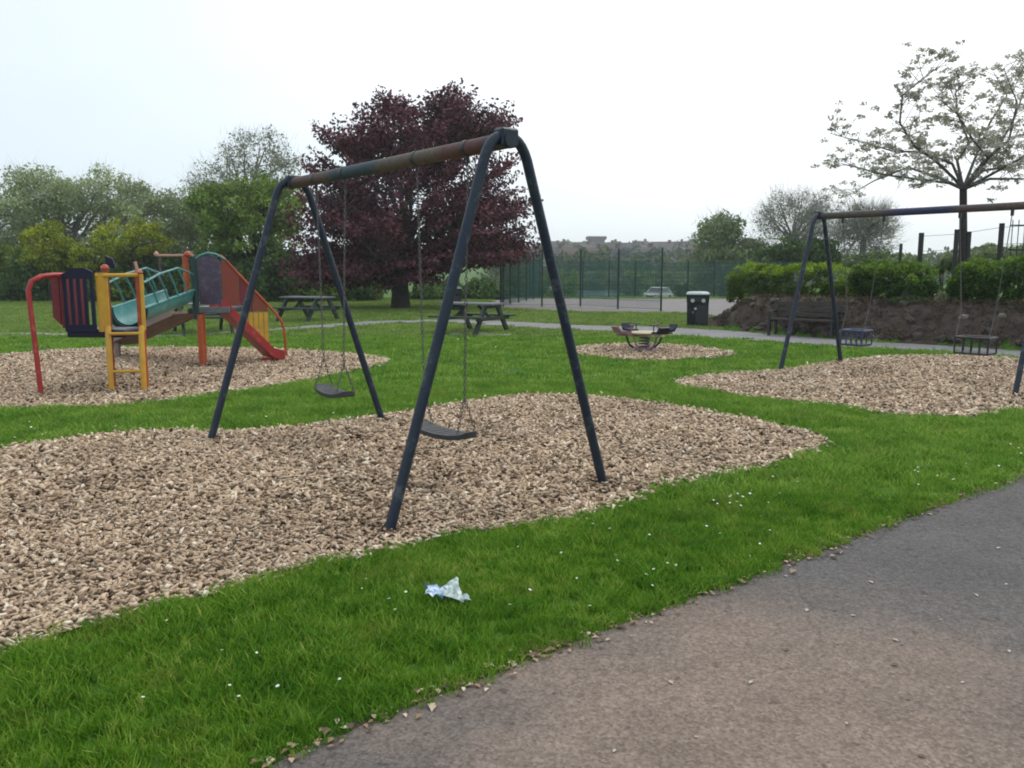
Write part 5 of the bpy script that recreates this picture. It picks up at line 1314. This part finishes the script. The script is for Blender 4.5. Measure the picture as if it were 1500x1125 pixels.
# cherry tree on the bank
def cherry():
    Y0 = 19.6; b = base_at(1411, Y0); root = empty('cherry_tree', b, 0, 'young cherry tree with sparse pale blossom behind the right swing beam', 'tree'); B = Vector(b)
    r = random.Random(77); rg = np.random.default_rng(77)
    def L(px, py, Y): return at(px, py, Y) - B
    fork = L(1411, 277, Y0)
    MB().tube([(0, 0, -.1), (0, 0, .1), tuple(L(1411, 340, Y0)), tuple(fork)], [.12, .10, .085, .08], 10).build('trunk', M['bark_tree'], root, smooth=True)
    lm = MB(); tips = []
    mains = [[(1411, 277, 0), (1398, 262, 0), (1370, 235, -.3), (1340, 215, -.6), (1318, 180, -.9), (1322, 140, -1.1), (1345, 120, -1.2), (1375, 98, -1.3)],
             [(1411, 277, 0), (1395, 240, .3), (1350, 222, .5), (1310, 222, .9), (1262, 208, 1.1), (1215, 195, 1.3)],
             [(1411, 277, 0), (1390, 268, -.2), (1340, 262, -.8), (1290, 255, -1.2), (1235, 240, -1.4)],
             [(1411, 277, 0), (1402, 235, .3), (1420, 210, .5), (1402, 165, .6), (1400, 135, .7), (1420, 112, .8)],
             [(1411, 277, 0), (1430, 252, -.2), (1448, 232, -.5), (1425, 205, -1.0), (1405, 170, -1.3), (1370, 140, -1.5)],
             [(1411, 277, 0), (1432, 250, .2), (1460, 220, .6), (1485, 175, .9), (1505, 120, 1.1), (1500, 60, 1.2)],
             [(1411, 277, 0), (1440, 262, -.3), (1490, 235, -.8), (1550, 200, -1.2), (1600, 150, -1.4)],
             [(1411, 277, 0), (1438, 240, -.2), (1478, 205, -.4), (1490, 150, -.5), (1470, 100, -.6)],
             [(1411, 277, 0), (1450, 262, .1), (1500, 262, .1), (1560, 250, .1)],
             [(1411, 277, 0), (1380, 262, .6), (1330, 245, 1.4), (1280, 265, 2.0), (1245, 285, 2.2)],
             [(1411, 277, 0), (1440, 250, .8), (1500, 240, 1.6), (1570, 230, 2.0)],
             [(1411, 277, 0), (1425, 240, 1.0), (1450, 180, 1.6), (1475, 140, 1.9), (1455, 105, 2.0)]]
    for mpt in mains:
        P = [L(x, y, Y0 + dy) for x, y, dy in mpt]; n = len(P); lm.tube(P, [.042 * (1 - .82 * k / (n - 1)) for k in range(n)], 6)
        for k in range(2, n):
            for _ in range(7):
                a = P[k - 1].lerp(P[k], r.random()); d = (P[k] - P[k - 1]).normalized()
                q = Vector((r.gauss(0, 1), r.gauss(0, 1), r.gauss(.15, .55))); q = (q.normalized() + d * .7).normalized(); ln = r.uniform(.3, .95)
                e_ = a + q * ln; mid = a.lerp(e_, .5) + Vector((0, 0, ln * .08)); lm.tube([a, mid, e_], [.007, .005, .0025], 4, caps=False)
                tips += [mid, e_, a.lerp(e_, .75)]
                for _2 in range(2):
                    q2 = Vector((r.gauss(0, 1), r.gauss(0, 1), r.gauss(0, .5))).normalized(); e2 = mid + q2 * r.uniform(.2, .5); lm.tube([mid, e2], [.006, .003], 3, caps=False); tips.append(e2)
    lm.build('limbs', M['bark_cherry'], root, smooth=True)
    C = np.array([tuple(t) for t in tips]); C = C[rg.uniform(size=len(C)) < .5]; C = C + rg.normal(0, .05, C.shape)
    V, F, A = leaf_cloud(C, 22, (.115, .115, .06), .032, 78, .65, flat=.3)
    fast('crown', V, F, LM['cherry'], root, attrs={'rnd': A})
    for s, lb in ((-1, 'left'), (1, 'right')):
        p = L(1411 + s * 9, 336, Y0 - .05); o = MB().tube([(B.x + p.x, B.y + p.y, B.z - .1), (B.x + p.x, B.y + p.y, B.z + p.z - (.05 if s > 0 else 0))], .055, 8).build('tree_stake', M['post_wood'])
        tag(o, f'thick timber stake on the {lb} of the cherry trunk', 'stake', 'stakes beside the cherry trunk')
cherry()

# ------------------------------------------------------------------ hillside beyond: houses, trees, block
def house(w_, d_, h_, rh, wall, roof, label):
    root = empty('house', (0, 0, 0), 0, label, 'house', 'houses on the far hillside')
    MB().box((0, 0, h_ / 2 - 1), (w_, d_, h_ + 2)).build('wall', wall, root)
    rf = MB().add([(-w_ / 2 - .3, -d_ / 2 - .3, h_ - .05), (w_ / 2 + .3, -d_ / 2 - .3, h_ - .05), (w_ / 2 + .3, d_ / 2 + .3, h_ - .05), (-w_ / 2 - .3, d_ / 2 + .3, h_ - .05), (-w_ / 2 - .3, 0, h_ + rh), (w_ / 2 + .3, 0, h_ + rh)],
                  [(0, 1, 5, 4), (2, 3, 4, 5), (0, 4, 3), (1, 2, 5), (0, 3, 2, 1)]).build('roof', roof, root)
    MB().box((w_ * .3, 0, h_ + rh + .2), (.9, .7, 1.4)).build('chimney', M['brick'], rf)
    for x in (-.28, .28):
        for z in (.27, .74):
            MB().box((w_ * x, -d_ / 2 - .03, h_ * z), (w_ * .2, .1, h_ * .2)).build('window', M['window'], root)
    return root
rh = random.Random(12)
protos = [house(9, 7, 5.4, 2.6, M['render'], M['slate'], ''), house(11, 7, 5.2, 2.8, M['brick'], M['tile'], ''), house(8, 7, 5.6, 2.4, M['render2'], M['slate'], ''), house(16, 7, 5.2, 2.6, M['brick'], M['slate'], '')]
kinds = ['pale rendered house with slate roof', 'brick house with brown tiled roof', 'grey rendered house with slate roof', 'long brick terrace with slate roof']
spots = []
for row, (Yh, step) in enumerate(((215, 48), (262, 42), (308, 40), (346, 38))):
    k = 0
    for px in np.arange(806 + (row % 2) * 14, 1075, step):
        spots.append((px + rh.uniform(-9, 9), Yh + rh.uniform(-14, 14), row, k)); k += 1
ords = ['first', 'second', 'third', 'fourth', 'fifth', 'sixth', 'seventh', 'eighth', 'ninth', 'tenth']
rown = ['lowest', 'second lowest', 'second highest', 'highest']
first = [True] * 4
for px, Yh, row, kk in spots:
    k = rh.choice([0, 0, 1, 2, 2, 3]); o = protos[k] if first[k] else copy_tree(protos[k]); first[k] = False
    p = at(px, 400, Yh); o.location = (p.x, Yh, float(height(p.x, Yh)) - .3); o.rotation_euler = (0, 0, R(rh.choice([-70, -40, -15, 10, 35, 65]) + rh.uniform(-8, 8)))
    o['label'] = kinds[k] + ', ' + ords[kk] + ' from left in the ' + rown[row] + ' hillside row'
bk = empty('flat_block', (0, 0, 0), 0, 'flat roofed brown block standing up on the far skyline', 'building')
p = at(873, 356, 430); bk.location = (p.x, 430, float(height(p.x, 430)))
zt = at(873, 348, 430).z - bk.location.z
MB().box((0, 0, zt / 2 - 1), (8.2, 8, zt + 1)).build('wall', M['brick'], bk); MB().box((0, 0, zt - .3), (9.8, 9.4, 1.6)).build('roof', M['tile'], bk)
for x in (-2.6, 0, 2.6): MB().box((x, -4.03, zt * .62), (1.4, .1, 1.2)).build('window', M['window'], bk)
rgt = np.random.default_rng(31)
C = []
for Yh, n in ((135, 34), (190, 44), (238, 70), (285, 80), (325, 80), (362, 80), (392, 90), (425, 170), (440, 150)):
    px = np.concatenate([rgt.uniform(730, 1130, n), rgt.uniform(1130, 1900, n)]); n = 2 * n; X = (px - 750) / FPX * Yh * 1.02; Yv = Yh + rgt.normal(0, 8, n)
    for x, y in zip(X, Yv):
        h0 = float(height(x, y)); s = rgt.uniform(1.4, 3.3) * (1.0 if Yh < 330 else .6)
        for _ in range(5): C.append((x + rgt.normal(0, s * .7), y + rgt.normal(0, s * .7), h0 + s * rgt.uniform(.5, 2.2)))
C = np.array(C); V, F, At = leaf_cloud(C, 34, (1.7, 1.7, 1.3), .40, 32, .7)
tag(fast('hillside_trees', V, F, leafmat('hill_leaf', [(0.03, 0.05, 0.025), (0.055, 0.085, 0.035), (0.09, 0.13, 0.05), (0.13, 0.16, 0.08)], .3, .05), attrs={'rnd': At}), 'far off trees between the houses on the hillside', 'trees', kind='stuff')

# ------------------------------------------------------------------ cars and low barrier beyond the court
def car(loc, rz, paint, label):
    root = empty('parked_car', loc, rz, label, 'car', 'cars parked beyond the court')
    prof = [(-2.05, .32), (-2.1, .62), (-1.95, .86), (-1.75, .92), (-1.25, 1.36), (-.9, 1.45), (.25, 1.45), (.55, 1.40), (1.15, .96), (1.85, .82), (2.08, .62), (2.08, .32)]
    mb = MB(); n = len(prof)
    rows = [(-.82, .90, 0), (-.86, 1, 0), (.86, 1, 0), (.82, .90, 0)]
    def ring(y, k):
        out = []
        for x, z in prof:
            yy = y * (1 - max(0, z - .9) * .32); out.append((x * (.985 if k < 1 else 1), yy, z))
        return out
    vs = [p for y, k, _ in rows for p in ring(y, k)]
    mb.add(vs, [(i * n + j, i * n + (j + 1) % n, (i + 1) * n + (j + 1) % n, (i + 1) * n + j) for i in range(3) for j in range(n)] + [tuple(range(n)), tuple(range(3 * n, 4 * n))[::-1]])
    mb.build('body', paint, root)
    for s in (-1, 1):
        MB().add([(-1.15, s * .80, .95), (.95, s * .80, .95), (.45, s * .70, 1.36), (-.95, s * .70, 1.36), (-1.15, s * .85, .95), (.95, s * .85, .95), (.45, s * .745, 1.36), (-.95, s * .745, 1.36)],
                 [(0, 1, 2, 3), (7, 6, 5, 4), (0, 4, 5, 1), (1, 5, 6, 2), (2, 6, 7, 3), (3, 7, 4, 0)]).build('side_window', M['glass_car'], root)
    for a, b in (((1.17, .97), (.57, 1.39)), ((-1.77, .94), (-1.27, 1.345))):
        ox = .02 if a[0] > 0 else -.02
        MB().add([(a[0] + ox, -.72, a[1] + .015), (a[0] + ox, .72, a[1] + .015), (b[0] + ox, .62, b[1] + .015), (b[0] + ox, -.62, b[1] + .015), (a[0] - ox, -.72, a[1] - .02), (a[0] - ox, .72, a[1] - .02), (b[0] - ox, .62, b[1] - .02), (b[0] - ox, -.62, b[1] - .02)],
                 [(0, 1, 2, 3), (7, 6, 5, 4), (0, 4, 5, 1), (1, 5, 6, 2), (2, 6, 7, 3), (3, 7, 4, 0)]).build('windscreen', M['glass_car'], root)
    for x in (-1.3, 1.3):
        for s in (-1, 1):
            wh = MB().tube([(x, s * .68, .31), (x, s * .88, .31)], .31, 18).build('wheel', M['rubber'], root, smooth=True)
            MB().tube([(x, s * .86, .31), (x, s * .89, .31)], .18, 12).build('rim', M['galv'], wh)
    for s in (-1, 1):
        MB().box((2.06, s * .62, .66), (.10, .34, .14)).build('headlight', M['sticker'], root)
    MB().box((2.09, 0, .52), (.06, .9, .16)).build('grille', M['black_metal'], root)
    return root
p = at(964, 440, 92); car((p.x, 92, float(height(p.x, 92))), R(-125), M['white_car'], 'white car parked nose on beyond the court')
p = at(793, 440, 84); car((p.x, 84, float(height(p.x, 84))), R(165), M['silver_car'], 'silver blue car parked left of the near swing leg')
bl = empty('low_barrier', (0, 0, 0), 0, 'long low pale blue barrier beyond the court', 'barrier')
p = at(861, 440, 62); zg = float(height(p.x, 70)); bl.location = (p.x, 62, zg)
zt = at(861, 427, 62).z - zg
MB().box((0, 0, zt - .14), (4.6, .25, .36)).build('rail', M['pale_blue'], bl)
for x in (-2.1, -1.05, 0, 1.05, 2.1): MB().box((x, 0, (zt - .3) / 2), (.12, .12, zt - .3)).build('post', M['fence_green'], bl)

# ------------------------------------------------------------------ air: thin haze between here and the hillside
me = bpy.data.meshes.new('haze'); b_ = MB().box((0, 340, 13), (1300, 900, 34)); me.from_pydata(b_.v, [], b_.f)
hm = bpy.data.materials.new('haze_air'); hm.use_nodes = True; hn = hm.node_tree.nodes; hn.clear()
ho = hn.new('ShaderNodeOutputMaterial'); hv = hn.new('ShaderNodeVolumePrincipled')
hv.inputs['Color'].default_value = (0.93, 0.96, 1.0, 1); hv.inputs['Density'].default_value = 0.0007; hv.inputs['Anisotropy'].default_value = 0.0
hm.node_tree.links.new(hv.outputs[0], ho.inputs['Volume'])
me.materials.append(hm); ho_ = bpy.data.objects.new('haze', me); col.objects.link(ho_); ho_['kind'] = 'stuff'; ho_['label'] = 'thin pale haze over the park and hillside'
